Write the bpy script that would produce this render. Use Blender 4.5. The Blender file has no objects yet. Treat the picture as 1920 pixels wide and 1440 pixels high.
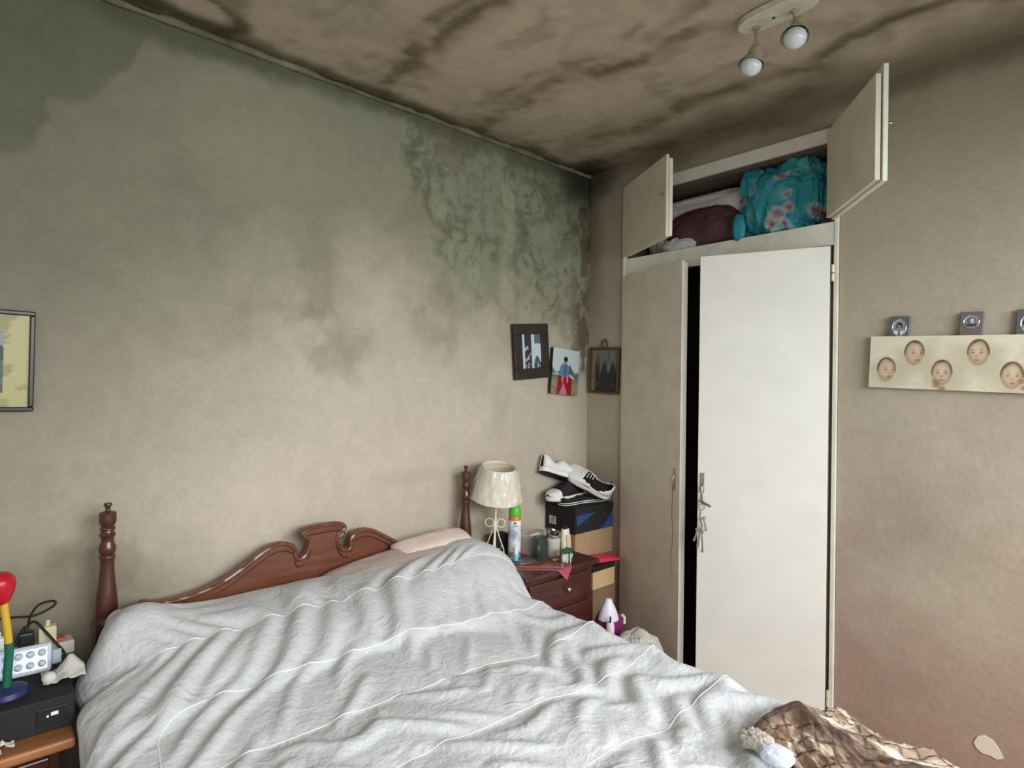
import bpy, bmesh, math, random
import numpy as np
from mathutils import Matrix, Vector, Euler

S = bpy.context.scene
COL = S.collection
R = math.radians
random.seed(3)

# ---------------------------------------------------------------- camera
cam = bpy.data.cameras.new('camera'); cam.sensor_width = 36; cam.sensor_fit = 'HORIZONTAL'
cam.lens = 36*1115.0/1920; cam.clip_start = .02
co = bpy.data.objects.new('camera', cam); COL.objects.link(co)
yaw, pitch, roll = R(42.0928), R(.003), R(.7064)
fw = Vector((math.sin(yaw)*math.cos(pitch), math.cos(yaw)*math.cos(pitch), math.sin(pitch)))
rt = fw.cross(Vector((0, 0, 1))).normalized(); up = rt.cross(fw)
r2 = math.cos(roll)*rt+math.sin(roll)*up; u2 = -math.sin(roll)*rt+math.cos(roll)*up
Mx = Matrix((r2, u2, -fw)).transposed().to_4x4(); Mx.translation = Vector((-2.50277, -2.15084, 1.38))
co.matrix_world = Mx
S.camera = co

# ---------------------------------------------------------------- light and exposure
S.view_settings.view_transform = 'Standard'
S.view_settings.look = 'None'
S.view_settings.gamma = 1
S.view_settings.use_curve_mapping = False
S.view_settings.exposure = 0.34
world = bpy.data.worlds.new('sky'); S.world = world; world.use_nodes = True
bg = world.node_tree.nodes['Background']; bg.inputs[0].default_value = (.80, .90, 1.0, 1); bg.inputs[1].default_value = 1.0
WIN = (-2.80, -0.12, 0.55, 2.10)          # window opening in the front wall: x0, x1, z0, z1
YF, XL, HC = -2.85, -3.05, 2.53           # front wall, left wall, ceiling height
sun = bpy.data.lights.new('window_daylight', 'AREA'); sun.shape = 'RECTANGLE'
sun.size = 3.7; sun.size_y = 1.9; sun.energy = 240; sun.color = (.95, .985, 1.0)
so = bpy.data.objects.new('window_daylight', sun); COL.objects.link(so)
so.location = (-1.2, YF-.95, 2.30); so.rotation_euler = (R(62), 0, 0)     # bright sky seen through the window

# ---------------------------------------------------------------- helpers
def lin(v):
    v = v/255.0
    return v/12.92 if v <= .04045 else ((v+.055)/1.055)**2.4
def rgb(r, g, b): return (lin(r), lin(g), lin(b), 1)
def lina(a):
    a = np.clip(np.asarray(a, float)/255.0, 0, 1)
    return np.where(a <= .04045, a/12.92, ((a+.055)/1.055)**2.4)

def mat(name, c, rough=.6, noise=None, bump=None, metal=0, spec=.4, attr=None, trans=0, alpha=None, coat=0, sheen=0, c2=None, stretch=None):
    """principled material; noise = (scale, amount 0-1) varies the colour, bump = (scale, strength)"""
    m = bpy.data.materials.new(name); m.use_nodes = True
    nt = m.node_tree; N = nt.nodes; L = nt.links
    b = N['Principled BSDF']
    b.inputs['Base Color'].default_value = c; b.inputs['Roughness'].default_value = rough
    b.inputs['Metallic'].default_value = metal; b.inputs['Specular IOR Level'].default_value = spec
    b.inputs['Transmission Weight'].default_value = trans; b.inputs['Coat Weight'].default_value = coat
    b.inputs['Sheen Weight'].default_value = sheen
    if alpha is not None: b.inputs['Alpha'].default_value = alpha
    tc = N.new('ShaderNodeTexCoord'); vec = tc.outputs['Object']
    if stretch:
        mp = N.new('ShaderNodeMapping'); mp.inputs['Scale'].default_value = stretch
        L.new(vec, mp.inputs['Vector']); vec = mp.outputs['Vector']
    src = None
    if attr:
        a = N.new('ShaderNodeVertexColor'); a.layer_name = attr; src = a.outputs['Color']
    if noise:
        t = N.new('ShaderNodeTexNoise'); t.inputs['Scale'].default_value = noise[0]; t.inputs['Detail'].default_value = 5
        L.new(vec, t.inputs['Vector'])
        if c2 is not None:
            mx = N.new('ShaderNodeMix'); mx.data_type = 'RGBA'
            rr = N.new('ShaderNodeMapRange'); rr.inputs['From Min'].default_value = .35; rr.inputs['From Max'].default_value = .65
            L.new(t.outputs['Fac'], rr.inputs['Value'])
            L.new(rr.outputs['Result'], mx.inputs['Factor'])
            mx.inputs['A'].default_value = c; mx.inputs['B'].default_value = c2; src = mx.outputs['Result']
        else:
            rr = N.new('ShaderNodeMapRange'); rr.inputs['From Min'].default_value = .3; rr.inputs['From Max'].default_value = .7
            rr.inputs['To Min'].default_value = 1-noise[1]; rr.inputs['To Max'].default_value = 1+noise[1]*.5
            L.new(t.outputs['Fac'], rr.inputs['Value'])
            mx = N.new('ShaderNodeMix'); mx.data_type = 'RGBA'; mx.blend_type = 'MULTIPLY'; mx.inputs['Factor'].default_value = 1
            if src: L.new(src, mx.inputs['A'])
            else: mx.inputs['A'].default_value = c
            L.new(rr.outputs['Result'], mx.inputs['B']); src = mx.outputs['Result']
    if src: L.new(src, b.inputs['Base Color'])
    if bump:
        t2 = N.new('ShaderNodeTexNoise'); t2.inputs['Scale'].default_value = bump[0]; t2.inputs['Detail'].default_value = 6
        L.new(vec, t2.inputs['Vector'])
        bp = N.new('ShaderNodeBump'); bp.inputs['Strength'].default_value = bump[1]; bp.inputs['Distance'].default_value = .01
        L.new(t2.outputs['Fac'], bp.inputs['Height']); L.new(bp.outputs['Normal'], b.inputs['Normal'])
    return m

class MB:
    """collects shapes; build() links them as one mesh object"""
    def __init__(s): s.v = []; s.f = []; s.c = None; s.mi = []
    def add(s, v, f):
        n = len(s.v); s.v += [tuple(p) for p in v]; s.f += [tuple(i+n for i in q) for q in f]
    def box(s, x0, x1, y0, y1, z0, z1, M=None):
        v = [(x, y, z) for z in (z0, z1) for y in (y0, y1) for x in (x0, x1)]
        if M is not None: v = [M @ Vector(p) for p in v]
        s.add(v, [(0, 2, 3, 1), (4, 5, 7, 6), (0, 1, 5, 4), (2, 6, 7, 3), (0, 4, 6, 2), (1, 3, 7, 5)]); return s
    def lathe(s, prof, n=24, M=None, caps=True, sx=1, sy=1):
        v = []
        for r, z in prof:
            for k in range(n):
                a = 2*math.pi*k/n; v.append(Vector((r*math.cos(a)*sx, r*math.sin(a)*sy, z)))
        if M is not None: v = [M @ p for p in v]
        f = []
        for i in range(len(prof)-1):
            for k in range(n):
                k2 = (k+1) % n; f.append((i*n+k, i*n+k2, (i+1)*n+k2, (i+1)*n+k))
        if caps:
            f.append(tuple(range(n-1, -1, -1))); m = (len(prof)-1)*n; f.append(tuple(m+k for k in range(n)))
        s.add(v, f); return s
    def tube(s, pts, r, n=8, closed=False):
        P = [Vector(p) for p in pts]; m = len(P); v = []
        prev = None
        for i, p in enumerate(P):
            a = P[(i-1) % m] if (closed or i > 0) else P[i]; b = P[(i+1) % m] if (closed or i < m-1) else P[i]
            t = (b-a).normalized()
            if prev is None:
                u = t.cross(Vector((0, 0, 1)))
                if u.length < .1: u = t.cross(Vector((1, 0, 0)))
            else: u = prev-t*prev.dot(t)
            u.normalize(); prev = u; w = t.cross(u)
            rr = r[i] if isinstance(r, (list, tuple)) else r
            for k in range(n):
                an = 2*math.pi*k/n; v.append(p+(u*math.cos(an)+w*math.sin(an))*rr)
        f = []
        for i in range(m if closed else m-1):
            j = (i+1) % m
            for k in range(n):
                k2 = (k+1) % n; f.append((i*n+k, i*n+k2, j*n+k2, j*n+k))
        if not closed:
            f.append(tuple(range(n-1, -1, -1))); f.append(tuple((m-1)*n+k for k in range(n)))
        s.add(v, f); return s
    def prism(s, poly, a0, a1, axis='y', M=None):
        n = len(poly)
        def q(p, a): return {'y': (p[0], a, p[1]), 'x': (a, p[0], p[1]), 'z': (p[0], p[1], a)}[axis]
        v = [Vector(q(p, a0)) for p in poly]+[Vector(q(p, a1)) for p in poly]
        if M is not None: v = [M @ p for p in v]
        f = [tuple(range(n)), tuple(range(2*n-1, n-1, -1))]
        for k in range(n):
            k2 = (k+1) % n; f.append((k, n+k, n+k2, k2))
        s.add(v, f); return s
    def ball(s, c, r, n=16, m=10, M=None):
        if not isinstance(r, (tuple, list)): r = (r, r, r)
        v = [Vector((0, 0, r[2]))]
        for i in range(1, m):
            ph = math.pi*i/m
            for k in range(n):
                a = 2*math.pi*k/n; v.append(Vector((r[0]*math.sin(ph)*math.cos(a), r[1]*math.sin(ph)*math.sin(a), r[2]*math.cos(ph))))
        v.append(Vector((0, 0, -r[2])))
        if M is not None: v = [M @ p for p in v]
        v = [p+Vector(c) for p in v]; f = []
        for k in range(n): f.append((0, 1+k, 1+(k+1) % n))
        for i in range(m-2):
            for k in range(n):
                k2 = (k+1) % n; f.append((1+i*n+k, 1+(i+1)*n+k, 1+(i+1)*n+k2, 1+i*n+k2))
        l = len(v)-1; b = 1+(m-2)*n
        for k in range(n): f.append((b+k, l, b+(k+1) % n))
        s.add(v, f); return s
    def grid(s, P, flip=False):
        P = np.asarray(P); nu, nv, _ = P.shape; n0 = len(s.v)
        s.v += [tuple(p) for p in P.reshape(-1, 3).tolist()]
        idx = np.arange(nu*nv).reshape(nu, nv)+n0
        q = np.stack([idx[:-1, :-1], idx[1:, :-1], idx[1:, 1:], idx[:-1, 1:]], -1).reshape(-1, 4)
        if flip: q = q[:, ::-1]
        s.f += [tuple(t) for t in q.tolist()]; return s
    def build(s, name, m, parent=None, smooth=False, bevel=0, colors=None, fix=True, loc=None, rot=None):
        me = bpy.data.meshes.new(name); me.from_pydata([tuple(p) for p in s.v], [], s.f)
        if fix:
            bm = bmesh.new(); bm.from_mesh(me); bmesh.ops.recalc_face_normals(bm, faces=bm.faces); bm.to_mesh(me); bm.free()
        if smooth: me.polygons.foreach_set('use_smooth', [True]*len(me.polygons))
        if colors is not None:
            ca = me.color_attributes.new('paint', 'FLOAT_COLOR', 'POINT')
            c4 = np.ones((len(me.vertices), 4), np.float32); c4[:len(colors), :3] = colors
            ca.data.foreach_set('color', c4.ravel())
        o = bpy.data.objects.new(name, me); COL.objects.link(o)
        if m: me.materials.append(m)
        if parent: o.parent = parent
        if loc: o.location = loc
        if rot: o.rotation_euler = rot
        if bevel:
            bv = o.modifiers.new('bevel', 'BEVEL'); bv.width = bevel; bv.segments = 2; bv.limit_method = 'ANGLE'; bv.angle_limit = R(40)
        if smooth and not bevel:
            try: me.set_sharp_from_angle(angle=R(45))
            except Exception: pass
        return o

def tag(o, label, cat, group=None):
    o['label'] = label; o['category'] = cat
    if group: o['group'] = group
    return o
def thing(name, label, cat, loc=(0, 0, 0), rot=(0, 0, 0), group=None):
    o = bpy.data.objects.new(name, None); COL.objects.link(o); o.location = loc; o.rotation_euler = rot
    o.empty_display_size = .05
    return tag(o, label, cat, group)
def struct(o): o['kind'] = 'structure'; return o
def T(x=0, y=0, z=0): return Matrix.Translation((x, y, z))
def E(x=0, y=0, z=0): return Euler((R(x), R(y), R(z))).to_matrix().to_4x4()
def aim(p, d):
    """matrix that carries local +z onto direction d at point p"""
    return T(*p) @ Vector(d).normalized().to_track_quat('Z', 'Y').to_matrix().to_4x4()

# numpy value noise for stains and folds
_lat = np.random.RandomState(11).rand(64, 256, 256)
def vnoise(x, y, k=0):
    xi = np.floor(x).astype(int); yi = np.floor(y).astype(int); fx = x-xi; fy = y-yi
    fx = fx*fx*fx*(fx*(fx*6-15)+10); fy = fy*fy*fy*(fy*(fy*6-15)+10)
    t = _lat[k % 64]
    g = lambda a, b: t[a & 255, b & 255]
    return (g(xi, yi)*(1-fx)+g(xi+1, yi)*fx)*(1-fy)+(g(xi, yi+1)*(1-fx)+g(xi+1, yi+1)*fx)*fy
def fbm(x, y, k=0, oct=5):
    a = 0; amp = .5; tot = 0
    for i in range(oct):
        a = a+amp*vnoise(x*2**i+13.7*i, y*2**i+7.3*i, k+i); tot += amp; amp *= .55
    return a/tot
def sstep(a, b, x):
    t = np.clip((x-a)/(b-a), 0, 1); return t*t*(3-2*t)
def lerp(a, b, t): return a*(1-t[..., None])+np.asarray(b, float)*t[..., None]
# ================================================================ the setting
def seg_d(px, py, ax, ay, bx, by):
    dx, dy = bx-ax, by-ay; t = np.clip(((px-ax)*dx+(py-ay)*dy)/(dx*dx+dy*dy), 0, 1)
    return np.hypot(px-ax-t*dx, py-ay-t*dy)
def blob(x, y, cx, cy, rx, ry, k=0, wob=.35):
    d = np.hypot((x-cx)/rx, (y-cy)/ry)+wob*(fbm(x*9, y*9, k)-.5)*2
    return 1-sstep(.35, 1.1, d)

def wall_back_paint(x, z):
    n1 = fbm(x*2.2, z*2.2, 3); n2 = fbm(x*7, z*7, 9); n3 = fbm(x*26, z*26, 14, 4)
    c = np.zeros(x.shape+(3,))+np.array([194, 183, 166.])
    # old green film of damp on the upper wall, spread left as painted light falloff
    t = sstep(1.30, 2.2, z+(n1-.5)*.75+(n2-.5)*.25+.42*np.clip(-1.25-x, 0, 1.1))
    c = lerp(c, [130, 132, 111], t*.85)
    # warm patches further down
    c = lerp(c, [204, 188, 168], (1-sstep(.6, 1.4, z+(n1-.5)*.6))*.35)
    # dark patch with a hard edge in the upper left
    bx = np.array([-3.75, -2.6, -2.46, -2.39, -2.36, -2.34, -2.25, -2.2, -2.12, -2.0, -1.0]); bz = np.array([1.95, 1.98, 2.0, 2.03, 2.1, 2.17, 2.2, 2.26, 2.42, 2.6, 2.9])
    e = z-np.interp(x+(n2-.5)*.10, bx, bz)+(n3-.5)*.03
    c = lerp(c, [98, 103, 82], sstep(-.012, .012, e)*.62)
    # damp, mouldy plaster towards the corner
    bx = np.array([-1.5, -1.25, -1.12, -.98, -.90, -.8, -.66, -.52, -.3, -.13, -.08, 0]); bz = np.array([2.7, 2.45, 2.2, 1.95, 1.78, 1.71, 1.69, 1.72, 1.70, 1.62, 1.5, 1.46])
    e = z-np.interp(x+(n2-.5)*.22, bx, bz)+(n2-.5)*.22+(n3-.5)*.06
    damp = sstep(-.05, .10, e)
    c = lerp(c, [134, 137, 115], damp*.72)
    vein = 1-np.abs(fbm(x*6+3*n2, z*3.2, 21)-.5)*2
    c = lerp(c, [78, 82, 64], damp*sstep(.82, .98, vein)*.44)
    vein2 = 1-np.abs(fbm(x*13+2*n1, z*9, 27)-.5)*2
    c = lerp(c, [88, 88, 68], damp*sstep(.86, .98, vein2)*.30)
    c = lerp(c, [160, 162, 140], damp*sstep(.62, .78, fbm(x*10, z*6, 31))*.45)
    # streak of lighter run-down plaster
    c = lerp(c, [166, 166, 142], (1-sstep(.02, .06, np.abs(x+.60+(n2-.5)*.10)))*sstep(1.62, 1.8, z)*(1-sstep(2.3, 2.42, z))*.45)
    # brown scab along the vertical corner
    sc = (1-sstep(.03, .17, -x+(n2-.5)*.12))*sstep(1.42, 1.5, z+(n3-.5)*.1)*sstep(.42, .56, fbm(x*22, z*14, 40))
    c = lerp(c, [88, 74, 58], sc*.7)
    # soot line under the ceiling and black mould in the corner
    c = lerp(c, [86, 88, 66], sstep(2.43, 2.50, z+(n2-.5)*.10)*.75)
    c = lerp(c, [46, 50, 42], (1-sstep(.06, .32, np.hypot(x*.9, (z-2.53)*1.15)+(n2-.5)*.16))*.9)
    # smudges, with darker blobs low on the left
    for cx, cz, rx, rz, s in [(-1.55, 1.76, .09, .26, .20), (-1.46, 1.52, .16, .16, .26), (-1.42, 1.44, .07, .10, .24), (-1.68, 1.64, .16, .05, .14), (-1.05, 1.62, .13, .10, .18), (-1.0, 1.74, .08, .10, .26),
                              (-1.16, 2.05, .10, .14, .22), (-1.9, 1.86, .10, .14, .14), (-2.0, 2.0, .07, .12, .16), (-2.13, .83, .03, .12, .22), (-2.2, .80, .16, .14, .34), (-2.3, .72, .25, .16, .25), (-.63, 1.25, .08, .18, .10),
                              (-1.1, .98, .20, .04, .10), (-.95, 2.40, .10, .08, .30), (-.93, 1.62, .05, .18, .2), (-.70, .8, .12, .2, .18), (-1.82, 1.66, .05, .1, .12)]:
        c = lerp(c, [118, 112, 94], blob(x, z, cx+.03*(n3-.5), cz, rx, rz, 5, .6)*s*(.35+1.5*n2))
    # darkening towards the left end of the wall
    c = lerp(c, [112, 108, 92], sstep(-1.6, -2.6, x+(n1-.5)*.5)*.38)          # light falloff to the left put into the colour
    c = lerp(c, [106, 100, 84], (1-sstep(.55, 1.15, z+(n1-.5)*.3))*sstep(-1.75, -2.25, x+(n2-.5)*.3)*.52)  # darker again at the lower left
    c = c*(1+.10*(n1-.5)[..., None]+.07*(n3-.5)[..., None])
    return lina(c)
def wall_right_paint(y, z):
    n1 = fbm(y*2.0, z*2.0, 43); n2 = fbm(y*7, z*7, 49); n3 = fbm(y*28, z*28, 52, 4)
    c = np.zeros(y.shape+(3,))+np.array([182, 171, 153.])
    c = lerp(c, [160, 130, 116], (1-sstep(.25, 1.15, z+(n1-.5)*.9))*.75)
    c = lerp(c, [146, 136, 115], sstep(1.35, 2.4, z+(n1-.5)*.5)*.7)
    c = lerp(c, [138, 120, 104], sstep(.5, .75, n1)*.35*sstep(2.0, 2.5, z))
    # mould on the strip in the corner and under the ceiling
    c = lerp(c, [104, 88, 76], (1-sstep(.02, .14, -y+(n2-.5)*.1))*sstep(1.5, 2.2, z)*.55)
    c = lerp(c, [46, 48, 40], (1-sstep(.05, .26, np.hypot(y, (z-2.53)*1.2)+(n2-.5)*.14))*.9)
    c = lerp(c, [104, 88, 70], sstep(2.44, 2.51, z+(n2-.5)*.10)*.55)
    c = lerp(c, [120, 112, 96], blob(y, z, -1.55, .95, .22, .25, 7)*.10+blob(y, z, -1.9, 1.25, .3, .3, 8)*.15)
    c = c*(1+.08*(n1-.5)[..., None]+.06*(n3-.5)[..., None])
    return lina(c)
def ceiling_paint(x, y):
    n1 = fbm(x*2.5, y*2.5, 3); n2 = fbm(x*6, y*6, 19); n3 = fbm(x*22, y*22, 33, 4)
    c = np.zeros(x.shape+(3,))+np.array([186, 171, 150.])
    c = lerp(c, [158, 149, 126], sstep(.42, .62, n1)*.6)
    # mould follows the joints of the slab, every half metre, parallel to the wardrobe wall
    for k in range(7):
        xc = -.345-.51*k
        o1 = (fbm(y*2.6+11*k, y*0+3*k, 13)-.5)*.20+(n2-.5)*.085+(n3-.5)*.02; o2 = o1-.02-.16*sstep(.35, .7, vnoise(y*2.1+5*k, y*0+2*k, 3))+(fbm(y*4.6+7*k, y*0+5*k, 23)-.5)*.06
        a1 = .12+.88*sstep(.30, .66, vnoise(y*3.4+4*k, y*0+k, 6)); a2 = .10+.90*sstep(.34, .68, vnoise(y*2.9+8*k, y*0+k, 7))
        d1 = x-xc-o1; d2 = x-xc-o2
        l1 = np.where(d1 > 0, 1-sstep(0, .030, d1), 1-sstep(0, .085, -d1)); l2 = np.where(d2 < 0, 1-sstep(0, .026, -d2), 1-sstep(0, .07, d2))
        fill = sstep(-.02, .02, -d1)*sstep(-.02, .02, d2)
        c = lerp(c, [112, 101, 82], np.clip(fill*.45*a2, 0, 1)*(1-.7*(k < 3)*sstep(-1.35, -1.05, y))); kp = 1-.75*(k < 3)*sstep(-1.35, -1.05, y)
        c = lerp(c, [90, 79, 61], np.clip(l1*a1*.72, 0, 1)*kp); c = lerp(c, [92, 82, 62], np.clip(l2*a2*.66, 0, 1)*kp)
    # the clearest lines in the corner towards the wardrobe
    wx, wy = x+(n2-.5)*.13+(n3-.5)*.05, y+(n1-.5)*.10+(n3-.5)*.04
    brk = .30+.85*sstep(.36, .62, fbm(x*5.5+3, y*8, 37))
    for pts_, w_, st_ in [([(-1.335, -.02), (-1.322, -.172), (-1.366, -.403), (-1.368, -.592), (-1.357, -.715), (-1.366, -.95)], .045, .75), ([(-1.34, -.30), (-1.43, -.46), (-1.44, -.62), (-1.42, -.80), (-1.47, -1.0)], .035, .55),
                          ([(-.827, -.02), (-.861, -.245), (-.845, -.422), (-.888, -.583), (-.831, -.742), (-.777, -.891), (-.753, -1.005), (-.78, -1.2)], .055, .75), ([(-.86, -.25), (-.95, -.42), (-.98, -.62), (-.90, -.80), (-.93, -1.0)], .035, .35),
                          ([(-.30, -.12), (-.364, -.256), (-.363, -.385), (-.332, -.571), (-.341, -.839), (-.339, -1.021), (-.291, -1.202), (-.292, -1.349)], .050, .60), ([(-.12, -.30), (-.082, -.483), (-.089, -.688), (-.045, -.918), (-.141, -1.18)], .040, .50),
                          ([(-.82, -.06), (-.60, -.08), (-.37, -.25)], .03, .30), ([(-1.33, -.03), (-1.1, -.06), (-.83, -.07)], .03, .35), ([(-.40, -1.45), (-.38, -1.60), (-.33, -1.8)], .04, .28)]:
        d = np.full(x.shape, 9.)
        for p_, q_ in zip(pts_[:-1], pts_[1:]): d = np.minimum(d, seg_d(wx, wy, p_[0], p_[1], q_[0], q_[1]))
        c = lerp(c, [88, 77, 58], ((1-sstep(w_*.10, w_, d))*st_*brk*(.7+.9*(n3-.35))).clip(0, .9))
        c = lerp(c, [120, 108, 86], (1-sstep(w_*.3, w_*2.6, d+.05*(n2-.5)))*st_*.40*brk)
    c = lerp(c, [120, 110, 92], sstep(.60, .75, n2)*.30)
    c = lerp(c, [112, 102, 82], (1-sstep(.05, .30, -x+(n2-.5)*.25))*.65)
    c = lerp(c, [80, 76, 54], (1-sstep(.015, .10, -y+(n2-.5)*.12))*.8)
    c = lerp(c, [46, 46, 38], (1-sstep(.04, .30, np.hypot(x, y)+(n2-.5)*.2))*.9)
    c = lerp(c, [66, 66, 50], blob(x, y, -2.15, -.06, .22, .05, 7)*.8+blob(x, y, -1.85, -.06, .2, .05, 8)*.4)
    c = c*(1+.10*(n1-.5)[..., None]+.08*(n3-.5)[..., None])
    return lina(c)

m_wallA = mat('damp_plaster', (.5, .5, .4, 1), .92, noise=(60, .06), bump=(38, .22), spec=.12, attr='paint')
m_wallB = mat('old_paint', (.5, .5, .4, 1), .9, noise=(60, .05), bump=(45, .15), spec=.12, attr='paint')
m_ceil = mat('mouldy_ceiling', (.5, .5, .4, 1), .95, noise=(50, .06), bump=(30, .25), spec=.1, attr='paint')
m_plain = mat('plain_wall', rgb(222, 220, 212), .9, noise=(3, .06), spec=.12)
m_floor = mat('red_floor', rgb(156, 110, 92), .5, noise=(5, .2), spec=.3)

def axis(a, b, step): return np.linspace(a, b, max(2, int(round(abs(b-a)/step))+1))
# back wall with relief in the damp corner
xs = axis(XL, 0, .0105); zs = axis(0, HC, .0105); X, Z = np.meshgrid(xs, zs, indexing='ij')
n2 = fbm(X*7, Z*7, 9)
damp = sstep(-1.25, -.75, X+(n2-.5)*.3)*sstep(1.55, 1.9, Z+(n2-.5)*.3)
rel = damp*(.012*(fbm(X*9, Z*6, 21)-.5)+.007*(fbm(X*24, Z*24, 30)-.5))+.004*(fbm(X*3, Z*3, 2)-.5)+.0015*(fbm(X*30, Z*30, 12)-.5)
rel += .010*(1-sstep(.005, .03, np.abs(X+.022+(n2-.5)*.02)))*sstep(1.45, 1.6, Z)*(.4+vnoise(Z*14, Z*0, 4))
P = np.stack([X, np.minimum(-rel, .004), Z], -1)
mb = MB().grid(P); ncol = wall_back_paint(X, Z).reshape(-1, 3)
mb.box(XL, .14, .01, .13, 0, HC+.1)
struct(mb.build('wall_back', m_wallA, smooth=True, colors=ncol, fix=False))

# right wall: piers either side of the built-in wardrobe and the strip above it
WY0, WY1, WZ1 = -1.281, -.233, 2.411
mb = MB(); cols = []
for (ya, yb, za, zb) in [(WY1, 0, 0, HC), (YF, WY0, 0, HC), (WY0, WY1, WZ1, HC)]:
    ys = axis(ya, yb, .014); zs = axis(za, zb, .014); Y, Z = np.meshgrid(ys, zs, indexing='ij')
    relv = .002*(fbm(Y*5, Z*5, 22)-.5)
    mb.grid(np.stack([relv, Y, Z], -1)); cols.append(wall_right_paint(Y, Z).reshape(-1, 3))
ncol = np.concatenate(cols)
for (ya, yb, za, zb) in [(WY1, .13, 0, HC+.1), (YF-.1, WY0, 0, HC+.1), (WY0, WY1, WZ1, HC+.1)]:
    mb.box(.006, .10, ya, yb, za, zb)
wall_right = struct(mb.build('wall_right', m_wallB, smooth=True, colors=np.concatenate([ncol, np.full((24, 3), .3)]), fix=False))
# scar where the paint has come off
mb = MB()
pc = [(-1.718, .196), (-1.728, .222), (-1.745, .232), (-1.768, .226), (-1.784, .205), (-1.796, .178), (-1.78, .168), (-1.762, .172), (-1.742, .17), (-1.726, .18)]
mb.prism(pc, -.0035, .001, 'x'); mb.build('paint_chip', mat('bare_plaster', rgb(226, 214, 196), .9), wall_right)

xs = axis(XL, 0, .016); ys = axis(YF, 0, .016); X, Y = np.meshgrid(xs, ys, indexing='ij')
P = np.stack([X, Y, HC-.004*(fbm(X*4, Y*4, 5)-.5)], -1)
mb = MB().grid(P, True); ncol = ceiling_paint(X, Y).reshape(-1, 3); mb.box(XL, .14, YF, .13, HC+.01, HC+.12)
struct(mb.build('ceiling', m_ceil, smooth=True, colors=ncol, fix=False))
struct(MB().box(XL-.1, .7, YF-.1, .13, -.1, 0).build('floor', m_floor))
struct(MB().box(XL-.12, XL, YF-.1, .13, 0, HC+.1).build('wall_left', m_plain))
mb = MB()
mb.box(XL-.12, WIN[0], YF-.12, YF, 0, HC+.1).box(WIN[1], .1, YF-.12, YF, 0, HC+.1)
mb.box(WIN[0], WIN[1], YF-.12, YF, 0, WIN[2]).box(WIN[0], WIN[1], YF-.12, YF, WIN[3], HC+.1)
struct(mb.build('wall_front', m_plain))
m_white = mat('white_gloss_paint', rgb(226, 226, 216), .4)
mb = MB(); a0, a1, c0, c1 = WIN
for (p, q, s_, t_) in [(a0, a0+.045, c0, c1), (a1-.045, a1, c0, c1), (a0, a1, c0, c0+.045), (a0, a1, c1-.045, c1), ((a0+a1)/2-.02, (a0+a1)/2+.02, c0, c1)]:
    mb.box(p, q, YF-.10, YF-.04, s_, t_)
win = struct(mb.build('window_1', m_white))
g = bpy.data.materials.new('window_glass'); g.use_nodes = True; nt = g.node_tree; nt.nodes.clear()
o_ = nt.nodes.new('ShaderNodeOutputMaterial'); tr = nt.nodes.new('ShaderNodeBsdfTransparent'); gl = nt.nodes.new('ShaderNodeBsdfGlossy'); mx = nt.nodes.new('ShaderNodeMixShader')
gl.inputs['Roughness'].default_value = .02; mx.inputs[0].default_value = .05
nt.links.new(tr.outputs[0], mx.inputs[1]); nt.links.new(gl.outputs[0], mx.inputs[2]); nt.links.new(mx.outputs[0], o_.inputs[0])
for p, q in [(a0+.045, (a0+a1)/2-.02), ((a0+a1)/2+.02, a1-.045)]:
    MB().box(p, q, YF-.073, YF-.069, c0+.045, c1-.045).build('pane', g, win)
MB().box(a0-.05, a1+.05, YF-.04, YF+.10, c0-.03, c0).build('window_sill', m_white, win)

# rough plaster bead where the back wall meets the ceiling
xs = np.arange(XL, .001, .02); pts = []; rr = []
for x in xs:
    a = fbm(np.array([x*6.]), np.array([1.3]), 17)[0]-.5; b = fbm(np.array([x*23.]), np.array([4.3]), 18)[0]-.5
    pts.append((x, -.008-.010*b, HC-.010+.012*a)); rr.append(max(.003, .0105+.016*a+.010*b))
struct(MB().tube(pts, rr, 8).build('trim_1', mat('bead_plaster', rgb(122, 119, 100), .95, noise=(9, .55), bump=(60, .4), spec=.1), smooth=True))
# ================================================================ built-in wardrobe
m_frame = mat('wardrobe_frame_paint', rgb(222, 220, 206), .5, noise=(12, .12), bump=(30, .05))
m_door = mat('door_paint', rgb(230, 228, 218), .45, noise=(6, .05), bump=(40, .03))
m_edge = mat('door_edge_paint', rgb(226, 228, 210), .5, noise=(20, .06))
m_hard = mat('door_inner_board', rgb(222, 212, 194), .7, noise=(9, .10), bump=(60, .05))
m_dark = mat('wardrobe_inside', rgb(92, 78, 64), .85, noise=(6, .2))
m_metal = mat('dull_steel', rgb(170, 166, 158), .32, metal=1, noise=(40, .2))
m_brass = mat('pale_hinge', rgb(236, 226, 206), .35, metal=.3)

W = thing('wardrobe', 'built-in cream wardrobe with four doors standing ajar in the right wall', 'wardrobe', (0, -.757, 0))
def lw(mb, name, m, parent=W, **k):
    mb.v = [(x, y+.757, z) for x, y, z in mb.v]
    return mb.build(name, m, parent, **k)
mb = MB()
mb.box(.012, .60, -1.2805, -1.246, .0, 2.352).box(.012, .60, -.268, -.2335, .0, 2.352).box(.585, .60, -1.246, -.268, .055, 2.352)
mb.box(.012, .585, -1.246, -.268, .055, .075).box(.012, .60, -1.2805, -.2335, 2.335, 2.4105)
lw(mb, 'carcass', m_dark)
lw(MB().box(.014, .585, -1.246, -.268, 1.985, 2.012), 'shelf', m_dark)
lw(MB().box(-.010, .03, -1.279, -1.262, .0, 2.409), 'jamb', m_frame, bevel=.003)
lw(MB().box(-.010, .03, -.252, -.235, .0, 2.409), 'jamb', m_frame, bevel=.003)
lw(MB().box(-.008, .012, -1.262, -.252, 1.943, 2.034), 'middle_rail', m_frame, bevel=.002)
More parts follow.
